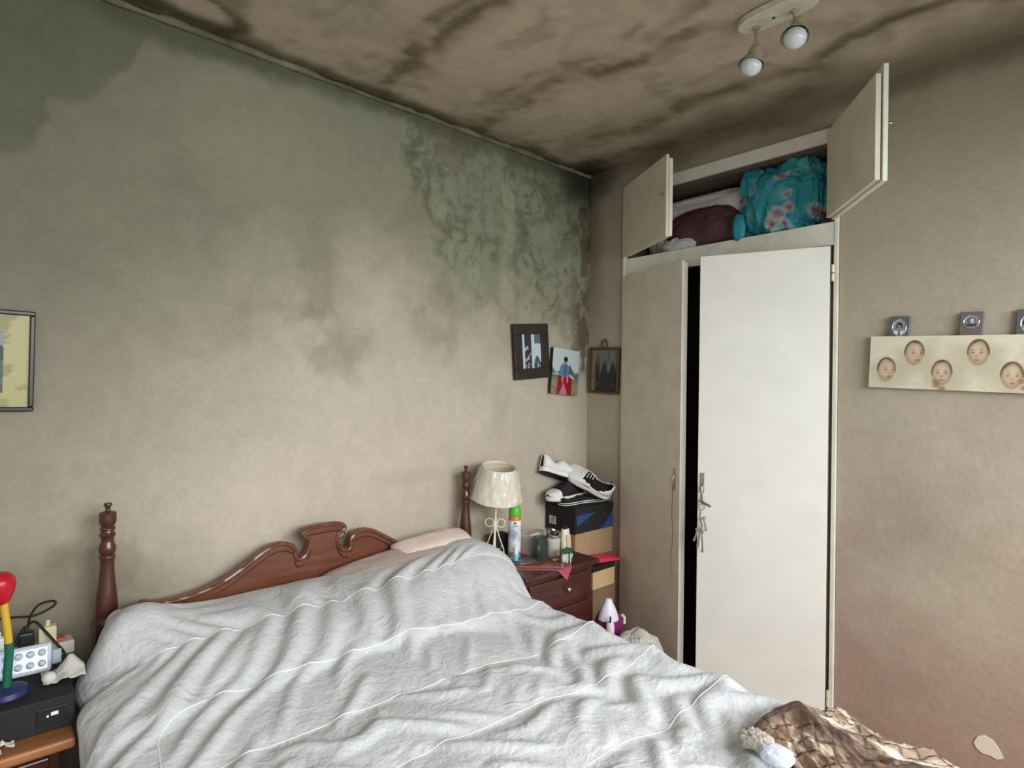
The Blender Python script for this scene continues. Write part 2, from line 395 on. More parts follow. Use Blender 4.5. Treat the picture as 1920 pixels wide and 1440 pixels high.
mb = MB().box(-.008, .012, -1.262, -.252, 2.352, 2.409)
lw(mb, 'top_rail', m_frame, bevel=.004)
lw(MB().box(-.006, .012, -1.262, -.252, .0, .055), 'plinth', m_frame, bevel=.002)

for ya, yb in ((-1.262, -1.236), (-.276, -.252)):
    lw(MB().box(.0125, .030, ya, yb, .055, 1.943), 'door_stop', m_frame)

def cup_door(hy, sgn, width, z0, z1, ang, face, back, name, lip=.006, zt=0.0):
    """lipped door of two skins; hinge at (0,hy); sgn = +1 when the leaf runs towards +y"""
    d = bpy.data.objects.new(name, None); COL.objects.link(d); d.parent = W
    d.location = (-.012, hy+.757, 0); d.rotation_euler = (0, 0, R(ang)*sgn)
    y1 = sgn*width; a, b = min(0, y1), max(0, y1)
    # outer skin (lies outwards, -x) and inner slab
    MB().box(-.016, -.001, a, b, z0, z1+zt).build('outer_skin', face, d, bevel=.002)
    MB().box(.003, .020, a+lip, b-lip, z0+lip, z1-lip).build('inner_slab', back, d, bevel=.002)
    MB().box(-.001, .003, a+lip*2, b-lip*2, z0+lip*2, z1-lip*2).build('core', m_dark, d)
    return d
def hinge(d, y, z):
    MB().tube([(-.010, y, z-.032), (-.010, y, z-.002)], .005, 8).tube([(-.010, y, z+.002), (-.010, y, z+.032)], .005, 8).build('hinge', m_brass, d, smooth=True)

d1 = cup_door(-1.250, 1, .490, .062, 1.935, 21.5, m_door, m_hard, 'right_door')
d1.name = 'door'
hinge(d1, -.010, 1.83); hinge(d1, -.010, .165)
mb = MB().box(-.022, -.016, .462, .478, .93, 1.012); mb.box(-.030, -.022, .464, .474, .935, .965)
mb.build('escutcheon', m_metal, d1, bevel=.001)
mb = MB().tube([(-.022, .470, .898), (-.045, .470, .896), (-.050, .463, .892), (-.052, .430, .878)], [.006, .006, .006, .005], 8)
mb.tube([(-.020, .470, .965), (-.034, .470, .955), (-.036, .470, .905), (-.024, .470, .892)], .0045, 8)
mb.build('handle', m_metal, d1, smooth=True)

d2 = cup_door(-.262, -1, .480, .062, 1.935, 20.5, m_hard, m_edge, 'door')
# (the left leaf is beige-cream outside)
MB().box(-.020, -.016, -.452, -.438, .915, 1.012).build('escutcheon', m_metal, d2, bevel=.001)
MB().tube([(-.018, -.446, .985), (-.028, -.446, .975), (-.028, -.446, .925), (-.018, -.446, .918)], .004, 8).build('handle', m_metal, d2, smooth=True)

d3 = cup_door(-.262, -1, .455, 2.040, 2.398, 29, m_hard, m_edge, 'upper_door', zt=.006)
MB().lathe([(.004, 0), (.004, .008), (.0065, .014), (.0045, .02), (.001, .022)], 10, aim((-.016, -.435, 2.23), (-1, 0, 0))).build('knob', m_metal, d3, smooth=True)
d4 = cup_door(-1.252, 1, .455, 2.040, 2.392, 128, m_edge, m_hard, 'upper_door', zt=.022)
MB().lathe([(.004, 0), (.004, .008), (.0065, .014), (.0045, .02), (.001, .022)], 10, aim((-.016, .435, 2.23), (-1, 0, 0))).build('knob', m_metal, d4, smooth=True)
for z in (2.10, 2.34): hinge(d4, .006, z)

# ================================================================ bed
m_wood = mat('red_brown_mahogany', rgb(112, 66, 46), .32, noise=(7, .30), stretch=(1, 4, 9), spec=.5, coat=.3)
m_wood_d = mat('dark_mahogany', rgb(78, 42, 32), .30, noise=(7, .25), stretch=(4, 4, 1), spec=.5, coat=.3)
B = thing('bed', 'double bed with carved mahogany headboard and turned posts against the stained wall', 'bed', (-1.556, -1.08, 0))
def lb(mb, name, m, **k):
    mb.v = [(x+1.556, y+1.08, z) for x, y, z in mb.v]; return mb.build(name, m, B, **k)
half = [(0, .864), (.05, .862), (.066, .858), (.078, .850), (.080, .842), (.072, .834), (.058, .829), (.052, .818), (.052, .800), (.058, .782), (.070, .765), (.086, .757), (.098, .760), (.106, .772), (.104, .784),
        (.108, .798), (.120, .811), (.140, .820), (.165, .822), (.190, .816), (.22, .801), (.255, .780), (.29, .758), (.325, .739), (.36, .724), (.40, .713), (.44, .706), (.48, .703), (.52, .704), (.545, .709), (.56, .715), (.572, .712), (.580, .700), (.600, .650), (.625, .62)]
def dense(p, n=3):
    out = []
    for i in range(len(p)-1):
        p0 = p[max(0, i-1)]; p1 = p[i]; p2 = p[i+1]; p3 = p[min(len(p)-1, i+2)]
        for k in range(n):
            t = k/n
            out.append(tuple(.5*((2*p1[j])+(-p0[j]+p2[j])*t+(2*p0[j]-5*p1[j]+4*p2[j]-p3[j])*t*t+(-p0[j]+3*p1[j]-3*p2[j]+p3[j])*t**3) for j in range(len(p1))))
    out.append(p[-1]); return out
hd = dense(half)
top = [(-1.556-x, z) for x, z in hd[::-1]]+[(-1.556+x, z) for x, z in hd[1:]]
poly = [(-2.19, .30)]+top+[(-.92, .30)]
bm_poly = MB().prism(poly, -.095, -.068, 'y')
lb(bm_poly, 'headboard', m_wood)
lb(MB().tube([(x, -.093, z-.006) for x, z in top], .0085, 8), 'headboard_moulding', m_wood, smooth=True)
lb(MB().tube([(x, -.097, z-.030) for x, z in top[30:-30]], .0022, 6), 'carved_line', m_wood_d, smooth=True)
prof = [(.0, 1.021), (.0085, 1.020), (.0108, 1.016), (.0100, 1.012), (.0070, 1.008), (.0062, 1.000), (.0075, .997), (.0150, .995), (.0222, .992), (.0216, .985), (.0226, .975), (.0220, .965), (.0185, .957), (.0165, .952),
        (.0195, .948), (.0205, .944), (.0165, .940), (.0175, .934), (.0215, .928), (.0190, .922), (.0155, .917), (.0175, .905), (.0215, .893), (.0220, .885), (.0200, .876), (.0165, .871), (.0205, .868), (.0215, .863), (.0190, .858),
        (.0180, .85), (.0182, .83), (.0205, .80), (.0240, .77), (.0268, .745), (.0280, .72), (.0275, .70), (.0262, .685), (.0290, .680), (.0290, .672)]
for x in (-2.212, -.900):
    mb = MB().lathe(prof[::-1], 28, T(x, -.082, 0)); mb.box(x-.030, x+.030, -.112, -.052, 0, .674)
    lb(mb, 'bedpost', m_wood_d if x < -2 else m_wood_d, smooth=True)
lb(MB().box(-2.225, -2.205, -2.05, -.112, .24, .36), 'side_rail', m_wood_d, bevel=.004)
lb(MB().box(-.945, -.925, -2.05, -.112, .24, .36), 'side_rail', m_wood_d, bevel=.004)
for x in (-2.20, -.955): lb(MB().box(x-.03, x+.03, -2.08, -2.02, 0, .40), 'leg', m_wood_d, bevel=.004)
lb(MB().box(-2.17, -.985, -2.065, -2.04, .20, .42), 'footboard', m_wood_d, bevel=.004)
m_mat = mat('mattress_ticking', rgb(206, 200, 188), .85)
lb(MB().box(-2.185, -1.03, -2.02, -.125, .33, .500), 'mattress', m_mat, bevel=.05)

# ---- comforter: a small cloth solver drapes a quilted sheet over mattress and pillows
def sim_comforter(iters=420, seed=4):
    rng = np.random.RandomState(seed)
    cell = .0105
    xl, xr, zt = -2.212, -.945, .60
    dropL, dropR = .38, .34
    slack_u, slack_v = 1.150, 1.06
    path = dropL+(xr-xl)+dropR
    nu = int(path*slack_u/cell); y0, y1 = -.15, -2.08
    pv = (y0-y1)+.22
    nv = int(pv*slack_v/cell)
    s = np.linspace(0, path, nu); t = np.linspace(0, pv, nv)
    X = np.where(s < dropL, xl, np.where(s < dropL+xr-xl, xl+(s-dropL), xr))
    Z = np.where(s < dropL, zt-(dropL-s), np.where(s < dropL+xr-xl, zt, zt-(s-dropL-(xr-xl))))
    Y = np.where(t < y0-y1, y0-t, y1); Zt = np.where(t < y0-y1, 0, -(t-(y0-y1)))
    def shift(y): return .135*sstep(-.12, -.90, y)
    XT = X[:, None]-shift(Y[None, :])*np.clip((xr-X[:, None])/(xr-xl), 0, 1)
    P = np.zeros((nu, nv, 3)); P[..., 0] = XT; P[..., 1] = Y[None, :]; P[..., 2] = Z[:, None]+Zt[None, :]
    uu, vv2 = np.meshgrid(np.arange(nu), np.arange(nv), indexing='ij')
    def waves(sc, ang, st):
        a = np.zeros((nu, nv))
        for k in range(26):
            th = ang+rng.normal(0, .5); f = rng.uniform(.6, 1.5)/sc
            a += np.sin(2*np.pi*f*(uu*np.cos(th)+vv2*np.sin(th)*st)+rng.uniform(0, 6.28)+1.5*np.sin(2*np.pi*(vv2*rng.uniform(.004, .012)+uu*rng.uniform(-.006, .006))+rng.uniform(0, 6.28)))
        return a/5
    P[..., 2] += .010*waves(7.5, -.30, .7)*sstep(2, 16, vv2)
    P[..., 0] += .002*waves(9, .4, .8)
    sp, s0 = .238, .235
    seams = [int((s0+sp*k)*slack_v/cell) for k in range(9)]; seams = [j for j in seams if j < nv-3]
    vv = np.arange(nv)*cell/slack_v
    puff = np.abs(np.sin(np.pi*(vv-s0)/sp))**.55
    thick = (.006+.012*puff)[None, :]*np.ones((nu, 1))
    A = np.array
    def rbox(p, c, h, r):
        q = np.abs(p-c)-(h-r)
        return np.linalg.norm(np.maximum(q, 0), axis=-1)+np.minimum(q.max(-1), 0)-r
    def ell(p, c, r, rot=0.0):
        d = p-c
        if rot:
            cr, sr = np.cos(rot), np.sin(rot)
            d = np.stack([d[..., 0]*cr+d[..., 1]*sr, -d[..., 0]*sr+d[..., 1]*cr, d[..., 2]], -1)
        q = np.abs(d/r)
        k = (q[..., 0]**3.4+q[..., 1]**3.4)**(2/3.4)+q[..., 2]**2
        return (np.sqrt(k+1e-9)-1)*r[2]
    def smin(a, b, k=.10):
        h = np.clip(.5+.5*(b-a)/k, 0, 1); return b*(1-h)+a*h-k*h*(1-h)
    def sdf(p):
        p = p.copy(); p[..., 2] += (.070+.050*sstep(-.6, -1.3, p[..., 1]))*sstep(-1.50, -.93, p[..., 0])*sstep(-.36, -.62, p[..., 1]); p[..., 0] += shift(p[..., 1])*np.clip((-1.6-p[..., 0])/.62, 0, 1)
        d = rbox(p, A([-1.575, -1.05, .35]), A([.615, 1.02, .225]), .065)
        d1 = smin(ell(p, A([-1.205, -.30, .600]), A([.290, .20, .100]), .03), ell(p, A([-1.035, -.275, .625]), A([.125, .15, .108])), .05)
        d2 = ell(p, A([-1.88, -.30, .580]), A([.325, .21, .066]), -.02)
        d3 = ell(p, A([-2.150, -.225, .645]), A([.080, .085, .088]))
        return smin(smin(smin(d, d1), d2, .08), d3, .04)
    V = np.zeros_like(P); g = np.array([0, 0, -.000012])
    cons = [((1, 0), 1., 1.), ((0, 1), 1., 1.), ((1, 1), 2**.5, .35), ((1, -1), 2**.5, .35), ((2, 0), 2., .05), ((0, 2), 2., .05), ((4, 0), 4., .04), ((0, 4), 4., .04)]
    pw = np.zeros(nv)
    for j in seams: pw[j] = .25
    pw[-1] = .3
    jig = .007*np.sin(np.linspace(0, 17, nu)+1.0)+.004*np.sin(np.linspace(0, 43, nu))
    for it in range(iters):
        Q = P+V*.9+g
        for sub in range(2):
            D = np.zeros_like(Q); Wt = np.zeros((nu, nv, 1))
            for (du, dv), Ln, k in cons:
                a = (slice(0, nu-du), slice(max(0, -dv), nv-max(0, dv)))
                b = (slice(du, nu), slice(max(0, dv), nv+min(0, dv)))
                d = Q[b]-Q[a]; l = np.sqrt((d*d).sum(-1, keepdims=True))+1e-9
                c = d*(k*.5*(l-cell*Ln)/l)
                D[a] += c; D[b] -= c; Wt[a] += k; Wt[b] += k
            Q += D/Wt*1.7
        Q[..., 0] += (XT-Q[..., 0])*pw[None, :]
        Q[..., 1] += ((Y[None, :]+jig[:, None])-Q[..., 1])*pw[None, :]*.6
        d = sdf(Q)-thick
        m = d < 0
        if m.any():
            pts = Q[m]; e = 1e-3
            gr = np.stack([sdf(pts+A([e, 0, 0]))-sdf(pts-A([e, 0, 0])), sdf(pts+A([0, e, 0]))-sdf(pts-A([0, e, 0])), sdf(pts+A([0, 0, e]))-sdf(pts-A([0, 0, e]))], -1)
            gr /= np.linalg.norm(gr, axis=-1, keepdims=True)+1e-9
            old = P[m]; new = pts-gr*d[m][:, None]
            mv = new-old; mn = (mv*gr).sum(-1, keepdims=True)*gr
            Q[m] = old+mn+(mv-mn)*.55
        Q[..., 2] = np.maximum(Q[..., 2], .2)
        Q[..., 1] = np.minimum(Q[..., 1], -.125)
        V = Q-P
        n_ = np.linalg.norm(V, axis=-1, keepdims=True); V *= np.minimum(1, .01/(n_+1e-9))
        P = Q
    for k in range(2):
        Q = P.copy(); Q[1:-1, 1:-1] = .5*P[1:-1, 1:-1]+.125*(P[2:, 1:-1]+P[:-2, 1:-1]+P[1:-1, 2:]+P[1:-1, :-2]); P = Q
    return P, seams
CP, seams = sim_comforter()
CO = Vector((-1.6, -1.1, .30))
m_quilt = mat('pale_grey_cotton', rgb(203, 204, 206), .8, noise=(26, .08), bump=(70, .30), spec=.15, sheen=.1)
nt = m_quilt.node_tree; pb = nt.nodes['Principled BSDF']; bp0 = [n for n in nt.nodes if n.type == 'BUMP'][0]
for sc_, st_, ds_ in ((9, .55, .016), (21, .40, .008)):      # crumpled creases
    t_ = nt.nodes.new('ShaderNodeTexNoise'); t_.inputs['Scale'].default_value = sc_; t_.inputs['Detail'].default_value = 3; t_.inputs['Distortion'].default_value = 1.2
    nt.links.new([n for n in nt.nodes if n.type == 'TEX_COORD'][0].outputs['Object'], t_.inputs['Vector'])
    a1 = nt.nodes.new('ShaderNodeMath'); a1.operation = 'SUBTRACT'; a1.inputs[1].default_value = .5; nt.links.new(t_.outputs['Fac'], a1.inputs[0])
    a2 = nt.nodes.new('ShaderNodeMath'); a2.operation = 'ABSOLUTE'; nt.links.new(a1.outputs[0], a2.inputs[0])
    b2 = nt.nodes.new('ShaderNodeBump'); b2.inputs['Strength'].default_value = st_; b2.inputs['Distance'].default_value = ds_; b2.invert = True
    nt.links.new(a2.outputs[0], b2.inputs['Height']); nt.links.new(bp0.outputs['Normal'], b2.inputs['Normal']); nt.links.new(b2.outputs['Normal'], pb.inputs['Normal']); bp0 = b2
m_seam = mat('white_stitching', rgb(238, 240, 238), .7, bump=(300, .4))
cf = MB().grid(CP-np.array(CO)).build('comforter', m_quilt, smooth=True, fix=False)
cf.location = CO
tag(cf, 'wrinkled pale grey quilted comforter with white stitched lines covering the bed', 'comforter')
sb = cf.modifiers.new('sub', 'SUBSURF'); sb.levels = 1; sb.render_levels = 1
sd = cf.modifiers.new('thick', 'SOLIDIFY'); sd.thickness = .007; sd.offset = 0
NRM = np.zeros_like(CP); NRM[1:-1, 1:-1] = np.cross(CP[2:, 1:-1]-CP[:-2, 1:-1], CP[1:-1, 2:]-CP[1:-1, :-2]); NRM[0] = NRM[1]; NRM[-1] = NRM[-2]; NRM[:, 0] = NRM[:, 1]; NRM[:, -1] = NRM[:, -2]
NRM /= np.linalg.norm(NRM, axis=-1, keepdims=True)+1e-9
NRM *= np.sign(NRM[CP.shape[0]//2, 60, 2])
def on_cloth(u, v, h=.0032):
    u = min(max(u, 1), CP.shape[0]-2.01); v = min(max(v, 1), CP.shape[1]-2.01); i, j = int(u), int(v); fu, fv = u-i, v-j
    bl = lambda A_: (A_[i, j]*(1-fu)+A_[i+1, j]*fu)*(1-fv)+(A_[i, j+1]*(1-fu)+A_[i+1, j+1]*fu)*fv
    return tuple(bl(CP)+bl(NRM)*h-np.array(CO))
iu = int(np.argmin(np.abs(CP[:CP.shape[0]//2, seams[2], 2]-.585)+np.abs(CP[:CP.shape[0]//2, seams[2], 0]+2.26)*.5))+3
for n_, j in enumerate(seams):
    if n_ == 1:      # the second row turns a round corner into the border line down the left side
        pth = [(u, j) for u in range(CP.shape[0]-4, iu+9, -1)]+[(iu+9-9*math.sin(t), j+9-9*math.cos(t)) for t in np.linspace(0, math.pi/2, 9)]+[(iu, v) for v in range(j+10, CP.shape[1]-3)]
    else:
        pth = [(u, j) for u in range(3 if n_ == 0 else iu, CP.shape[0]-3)]
    MB().tube([on_cloth(u, v) for u, v in pth], .0015, 6).build('seam', m_seam, cf, smooth=True)

# ---- pillows showing between comforter and headboard
def pillow(name, label, c, size, rotz, tilt, m, seed, roll_=0):
    nx, ny = 44, 34
    u = np.linspace(-1, 1, nx); v = np.linspace(-1, 1, ny); U, Vv = np.meshgrid(u, v, indexing='ij')
    prof = (np.clip(1-np.abs(U)**3.2, 0, 1)*np.clip(1-np.abs(Vv)**3.2, 0, 1))**.5
    wr = .10*(fbm(U*3+seed, Vv*3, seed)-.5)+.05*(fbm(U*9, Vv*7, seed+4)-.5)
    pin = 1-.07*(np.abs(U)*np.abs(Vv))**2
    top_ = np.stack([U*size[0]*pin, Vv*size[1]*pin, size[2]*(prof+wr*prof)+.003], -1)
    bot = np.stack([U*size[0]*pin, Vv*size[1]*pin, -size[2]*.8*prof-.003], -1)
    mb = MB().grid(top_).grid(bot, True)
    idx = np.arange(nx*ny).reshape(nx, ny); ring = list(idx[:, 0])+list(idx[-1, 1:])+list(idx[::-1, -1][1:])+list(idx[0, ::-1][1:-1])
    n = nx*ny
    for a, b in zip(ring, ring[1:]+ring[:1]): mb.f.append((int(a), int(b), int(b)+n, int(a)+n))
    o = mb.build(name, m, smooth=True); o.location = c; o.rotation_euler = (R(tilt), R(roll_), R(rotz))
    return tag(o, label, 'pillow')
pillow('pillow', 'mauve grey pillow wedged lowest against the mahogany headboard', (-1.31, -.190, .680), (.30, .080, .050), -2, 16, mat('mauve_cotton', rgb(176, 158, 152), .85, bump=(60, .2), noise=(20, .06)), 3, -6)
pillow('pillow', 'pale pink pillow lying on the mauve grey one beside the right bedpost', (-1.135, -.172, .738), (.170, .060, .024), -2, 14, mat('pink_cotton', rgb(226, 204, 196), .85, bump=(60, .2), noise=(20, .05)), 8, -4)
# ================================================================ right bedside table and what stands on it
m_night = mat('dark_red_mahogany', rgb(74, 36, 32), .35, noise=(8, .25), stretch=(1, 4, 9), spec=.5, coat=.2)
m_black = mat('black_plastic', rgb(34, 34, 36), .4)
m_blackmatt = mat('matt_black', rgb(36, 34, 34), .75, noise=(20, .15))
m_offw = mat('offwhite_enamel', rgb(232, 226, 206), .4)
m_wplastic = mat('white_plastic', rgb(232, 232, 228), .4)
m_chrome = mat('chrome', rgb(220, 220, 220), .12, metal=1)
m_card = mat('brown_cardboard', rgb(176, 146, 112), .85, noise=(14, .10), bump=(50, .08))
m_card_l = mat('light_cardboard', rgb(206, 176, 128), .8, noise=(14, .06))
m_card_d = mat('dark_cardboard', rgb(132, 106, 78), .85, noise=(10, .15))  # shade of the lower cartons put into the colour

N1 = thing('bedside_table', 'dark red mahogany bedside table under the wire lamp and clutter', 'table', (-.635, -.22, 0))
def ln(mb, name, m, root=N1, **k):
    l = root.location; mb.v = [(x-l.x, y-l.y, z-l.z) for x, y, z in mb.v]; return mb.build(name, m, root, **k)
ln(MB().box(-.865, -.405, -.435, -.02, .578, .600), 'top', m_night, bevel=.006)
mb = MB().box(-.845, -.425, -.405, -.03, .10, .566).box(-.852, -.418, -.412, -.03, .566, .578)
ln(mb, 'body', m_night, bevel=.003)
for z0, z1 in ((.440, .556), (.285, .425), (.125, .270)):
    d = ln(MB().box(-.825, -.447, -.418, -.402, z0, z1), 'drawer', m_night, bevel=.006)
    mb = MB().lathe([(.006, 0), (.005, .006), (.010, .012), (.011, .017), (.007, .022), (.001, .023)], 14, aim((-.605, -.418, (z0+z1)/2+.004), (0, -1, 0)))
    k = ln(mb, 'knob', mat('knob_brass', rgb(200, 180, 150), .3, metal=.9), smooth=True); k.parent = d
for x in (-.83, -.44):
    for y in (-.39, -.05): ln(MB().box(x-.018, x+.018, y-.018, y+.018, 0, .10), 'leg', m_night, bevel=.004)

# cloth laid cornerwise, its tip hanging over the front edge
n = 41; a = np.linspace(-1, 1, n); U, Vv = np.meshgrid(a, a, indexing='ij')
cx, cy, hd_ = -.640, -.262, .215
X = cx+(U-Vv)/2*hd_*1.05; Y = cy+(U+Vv)/2*hd_*1.0
Z = np.full_like(X, .6022)+.0006*np.sin(X*60)
ov = np.clip(-.4365-Y, 0, None); Z = Z-ov*1.0-.006*(ov > 0)*(1-np.exp(-ov*60)); Yd = np.where(ov > 0, -.4375-ov*.25-.004*(1-np.exp(-ov*80)), Y)
edge = np.maximum(np.abs(U), np.abs(Vv))
c = np.zeros(X.shape+(3,))+np.array([140, 70, 58.]); c = lerp(c, [178, 150, 128], sstep(.45, .6, fbm(X*30, Y*30, 4))*.6)
c = lerp(c, [196, 176, 160], (edge > .70)*(edge < .76)*.9); c = lerp(c, [168, 76, 84], (edge >= .76)*1.0)
c = lerp(c, [206, 120, 126], (edge > .955)*.6)
cl = MB().grid(np.stack([X-cx, Yd-cy, Z-.6], -1)).build('table_cloth', mat('woven_cloth', (.3, .1, .1, 1), .85, attr='paint', bump=(220, .3)), smooth=True, colors=lina(c).reshape(-1, 3))
cl.location = (cx, cy, .6); sd = cl.modifiers.new('thick', 'SOLIDIFY'); sd.thickness = .0022; sd.offset = 1
tag(cl, 'red and pink patterned cloth hanging over the front of the bedside table', 'tablecloth')

# ---- wire lamp
LX, LY = -.795, -.155
L_ = thing('table_lamp', 'white scrolled wire table lamp with shiny cream shade beside the right bedpost', 'lamp', (LX, LY, .600), (0, R(2.0), 0))
m_wire = mat('cream_wire', rgb(236, 228, 204), .4)
MB().lathe([(.055, 0), (.056, .004), (.050, .010), (.02, .016), (.006, .022)], 28).build('base', m_wire, L_, smooth=True)
MB().tube([(0, 0, .015), (0, 0, .30)], .0042, 10).build('stem', m_wire, L_, smooth=True)
for k in range(4):
    sx = .72 if k % 2 == 0 else .72
    ang = k*math.pi/2+R(-48)
    pts = []
    for i in range(15):   # upper curl
        t = i/14; th = R(-150)+t*R(300); pts.append((.024+.0175*math.cos(th+math.pi), .163+.0175*math.sin(th+math.pi)*-1))
    pts = [(.026-.018*math.cos(R(40)+R(280)*i/14), .166+.018*math.sin(R(40)+R(280)*i/14)) for i in range(15)][::-1]
    body = [(.006, .148), (.012, .13), (.022, .10), (.034, .07), (.042, .052)]
    low = [(.026+.018*math.cos(R(25)-R(285)*i/14), .036+.018*math.sin(R(25)-R(285)*i/14)) for i in range(15)]
    prof2 = pts+body+low
    MB().tube([(math.cos(ang)*r, math.sin(ang)*r, z) for r, z in dense(prof2, 2)], .0027, 6).build('scroll', m_wire, L_, smooth=True)
# shade: pleated plastic film over a cream cone
nr, nz = 96, 20
th = np.linspace(0, 2*np.pi, nr+1); tz = np.linspace(0, 1, nz); TH, TZ = np.meshgrid(th, tz, indexing='ij')
rad = .114*(1-TZ)+.074*TZ+.0012*(fbm(TH*9/6.283*4, TZ*1.2, 12)-.5)*3
mb = MB().grid(np.stack([rad*np.cos(TH), rad*np.sin(TH), .278+.140*TZ], -1))
_tilt = T(0, 0, .31) @ Matrix.Rotation(R(13), 4, Vector((.64, -.76, 0))) @ Matrix.Rotation(R(6), 4, Vector((.5, .6, 0))) @ T(0, 0, -.31)
sh = mb.build('shade', mat('cream_shade', rgb(226, 214, 188), .55, spec=.4), L_, smooth=True); sh.matrix_local = _tilt
sd = sh.modifiers.new('thick', 'SOLIDIFY'); sd.thickness = .002; sd.offset = -1
film = bpy.data.materials.new('clear_film'); film.use_nodes = True; nt = film.node_tree; pb = nt.nodes['Principled BSDF']
pb.inputs['Base Color'].default_value = (.9, .88, .82, 1); pb.inputs['Roughness'].default_value = .10; pb.inputs['Alpha'].default_value = .40; pb.inputs['Specular IOR Level'].default_value = 1.0
amp = .0075*(fbm(TH*14/6.283*2.2, TZ*2.6+TH*.3, 20)-.35)*2
rad2 = .1165*(1-TZ)+.0765*TZ+np.abs(amp)*1.6
f = MB().grid(np.stack([rad2*np.cos(TH), rad2*np.sin(TH), .278+.140*TZ], -1)).build('film', film, sh, smooth=True)
MB().tube([(.074*math.cos(a_), .074*math.sin(a_), .418) for a_ in np.linspace(0, 6.283, 40)[:-1]], .0022, 6, True).build('rim', m_offw, sh, smooth=True)
MB().tube([(.114*math.cos(a_), .114*math.sin(a_), .278) for a_ in np.linspace(0, 6.283, 48)[:-1]], .0025, 6, True).build('rim', m_offw, sh, smooth=True)
MB().tube([(0, 0, .30), (0, 0, .33)], .013, 12).build('lamp_holder', m_offw, L_, smooth=True)
MB().tube([(-.072, 0, .412), (.072, 0, .412)], .0016, 6).build('shade_bar', m_offw, L_, smooth=True)

# ---- aerosol
A_ = thing('aerosol_can', 'tall air freshener can with bright green cap on the bedside table', 'spray can', (-.700, -.185, .603)); A_.scale = (1.18, 1.18, 1.04)
nz = 40; th = np.linspace(0, 2*np.pi, 33); zz = np.linspace(.004, .182, nz); TH, ZZ = np.meshgrid(th, zz, indexing='ij')
rr = np.where(ZZ > .170, .0245-(ZZ-.170)*.35, .0245)
c = np.zeros(TH.shape+(3,))+np.array([214, 216, 222.])
c = lerp(c, [150, 152, 166], sstep(.42, .6, fbm(TH*1.3, ZZ*30, 6))*(ZZ < .125)*(ZZ > .02)*.8)
c = lerp(c, [214, 120, 50], (ZZ > .160)*1.0); c = lerp(c, [240, 240, 240], (ZZ > .137)*(ZZ <= .160)*1.0)
lf = np.hypot(((TH-4.05+np.pi) % (2*np.pi)-np.pi)*.0245/.0055, (ZZ-.152)/.006) < 1
c = lerp(c, [40, 54, 70], lf*1.0); ln2 = (np.abs(ZZ-.1415) < .0018)*(np.abs(TH-4.1) < .45); c = lerp(c, [80, 88, 110], ln2*.8)
c = lerp(c, [232, 232, 236], (np.abs(ZZ-.055) < .022)*(np.abs(TH-4.5) < .5)*.9); c = lerp(c, [120, 124, 130], (ZZ < .030)*.8)
MB().grid(np.stack([rr*np.cos(TH), rr*np.sin(TH), ZZ], -1)).lathe([(.0245, .0), (.0245, .004)], 32).build('can', mat('printed_tin', (.5, .5, .5, 1), .3, attr='paint', spec=.5), A_, smooth=True, colors=lina(c).reshape(-1, 3), fix=False)
MB().lathe([(.0222, .178), (.0235, .181), (.0235, .197), (.0205, .212), (.016, .224), (.010, .230), (.001, .232)], 28).build('cap', mat('green_plastic', rgb(88, 188, 58), .35), A_, smooth=True)

D_ = thing('dropper_bottle', 'tiny white dropper bottle with pale blue base standing on the round dock', 'bottle', (-.752, -.252, .6145))
MB().lathe([(.011, 0), (.0115, .003), (.0115, .024), (.009, .028)], 18).build('bottle', mat('pale_blue_plastic', rgb(112, 196, 206), .25), D_, smooth=True)
MB().lathe([(.0095, .0275), (.0095, .036), (.0065, .042), (.0055, .064), (.003, .068)], 18).build('cap', m_wplastic, D_, smooth=True)
K_ = thing('round_dock', 'flat dark grey round phone dock in front of the aerosol', 'dock', (-.712, -.262, .603))
MB().lathe([(.062, 0), (.066, .003), (.063, .008), (.045, .0108), (.0, .0112)], 36, sx=1.0, sy=.62).build('body', mat('grey_plastic', rgb(84, 88, 92), .4), K_, smooth=True)
MB().tube([(.013*math.cos(t)-.032, .010*math.sin(t)-.020, .0125+.002*math.sin(t)) for t in np.linspace(.4, 6.0, 18)], .0018, 6).build('ring', m_chrome, K_, smooth=True)
o = MB().box(-.040, .040, -.030, .030, 0, .092).build('speaker', m_blackmatt, bevel=.004); o.location = (-.700, -.085, .600)
tag(o, 'small matt black box speaker at the back of the bedside table', 'speaker')
MB().box(-.022, -.016, -.032, -.030, .028, .048).build('badge', mat('grey_print', rgb(150, 150, 150), .5), o)
# green glass mug
G_ = thing('glass_mug', 'dark green glass mug with handle in front of the white tub', 'mug', (-.625, -.275, .602))
gm = mat('green_glass', rgb(128, 150, 138), .06, trans=.85, spec=.6)
MB().lathe([(.034, 0), (.036, .004), (.036, .098), (.0335, .098), (.0325, .010), (.001, .008)], 28, caps=False).lathe([(.034, 0), (.0, 0.0005)], 28, caps=False).build('glass', gm, G_, smooth=True)
MB().tube(dense([(-.028, -.022, .085), (-.045, -.036, .083), (-.054, -.043, .060), (-.050, -.040, .032), (-.029, -.023, .022)], 3), .0055, 8).build('handle', gm, G_, smooth=True)
o = MB().box(-.055, .055, -.045, .045, 0, .094).build('paper_carton', mat('white_card', rgb(214, 206, 192), .7, noise=(10, .08)), bevel=.003); o.location = (-.575, -.150, .600); o.rotation_euler = (0, 0, R(12))
tag(o, 'small white card carton behind the green glass mug', 'box')
MB().box(-.056, .056, -.046, -.010, .0935, .096).build('lid_flap', mat('grey_card', rgb(186, 176, 162), .7), o)
o = MB().lathe([(.033, 0), (.035, .003), (.035, .062), (.0365, .064), (.0365, .074), (.034, .076)], 28).build('plastic_tub', mat('milky_plastic', rgb(206, 204, 190), .4), smooth=True); o.location = (-.535, -.262, .602)
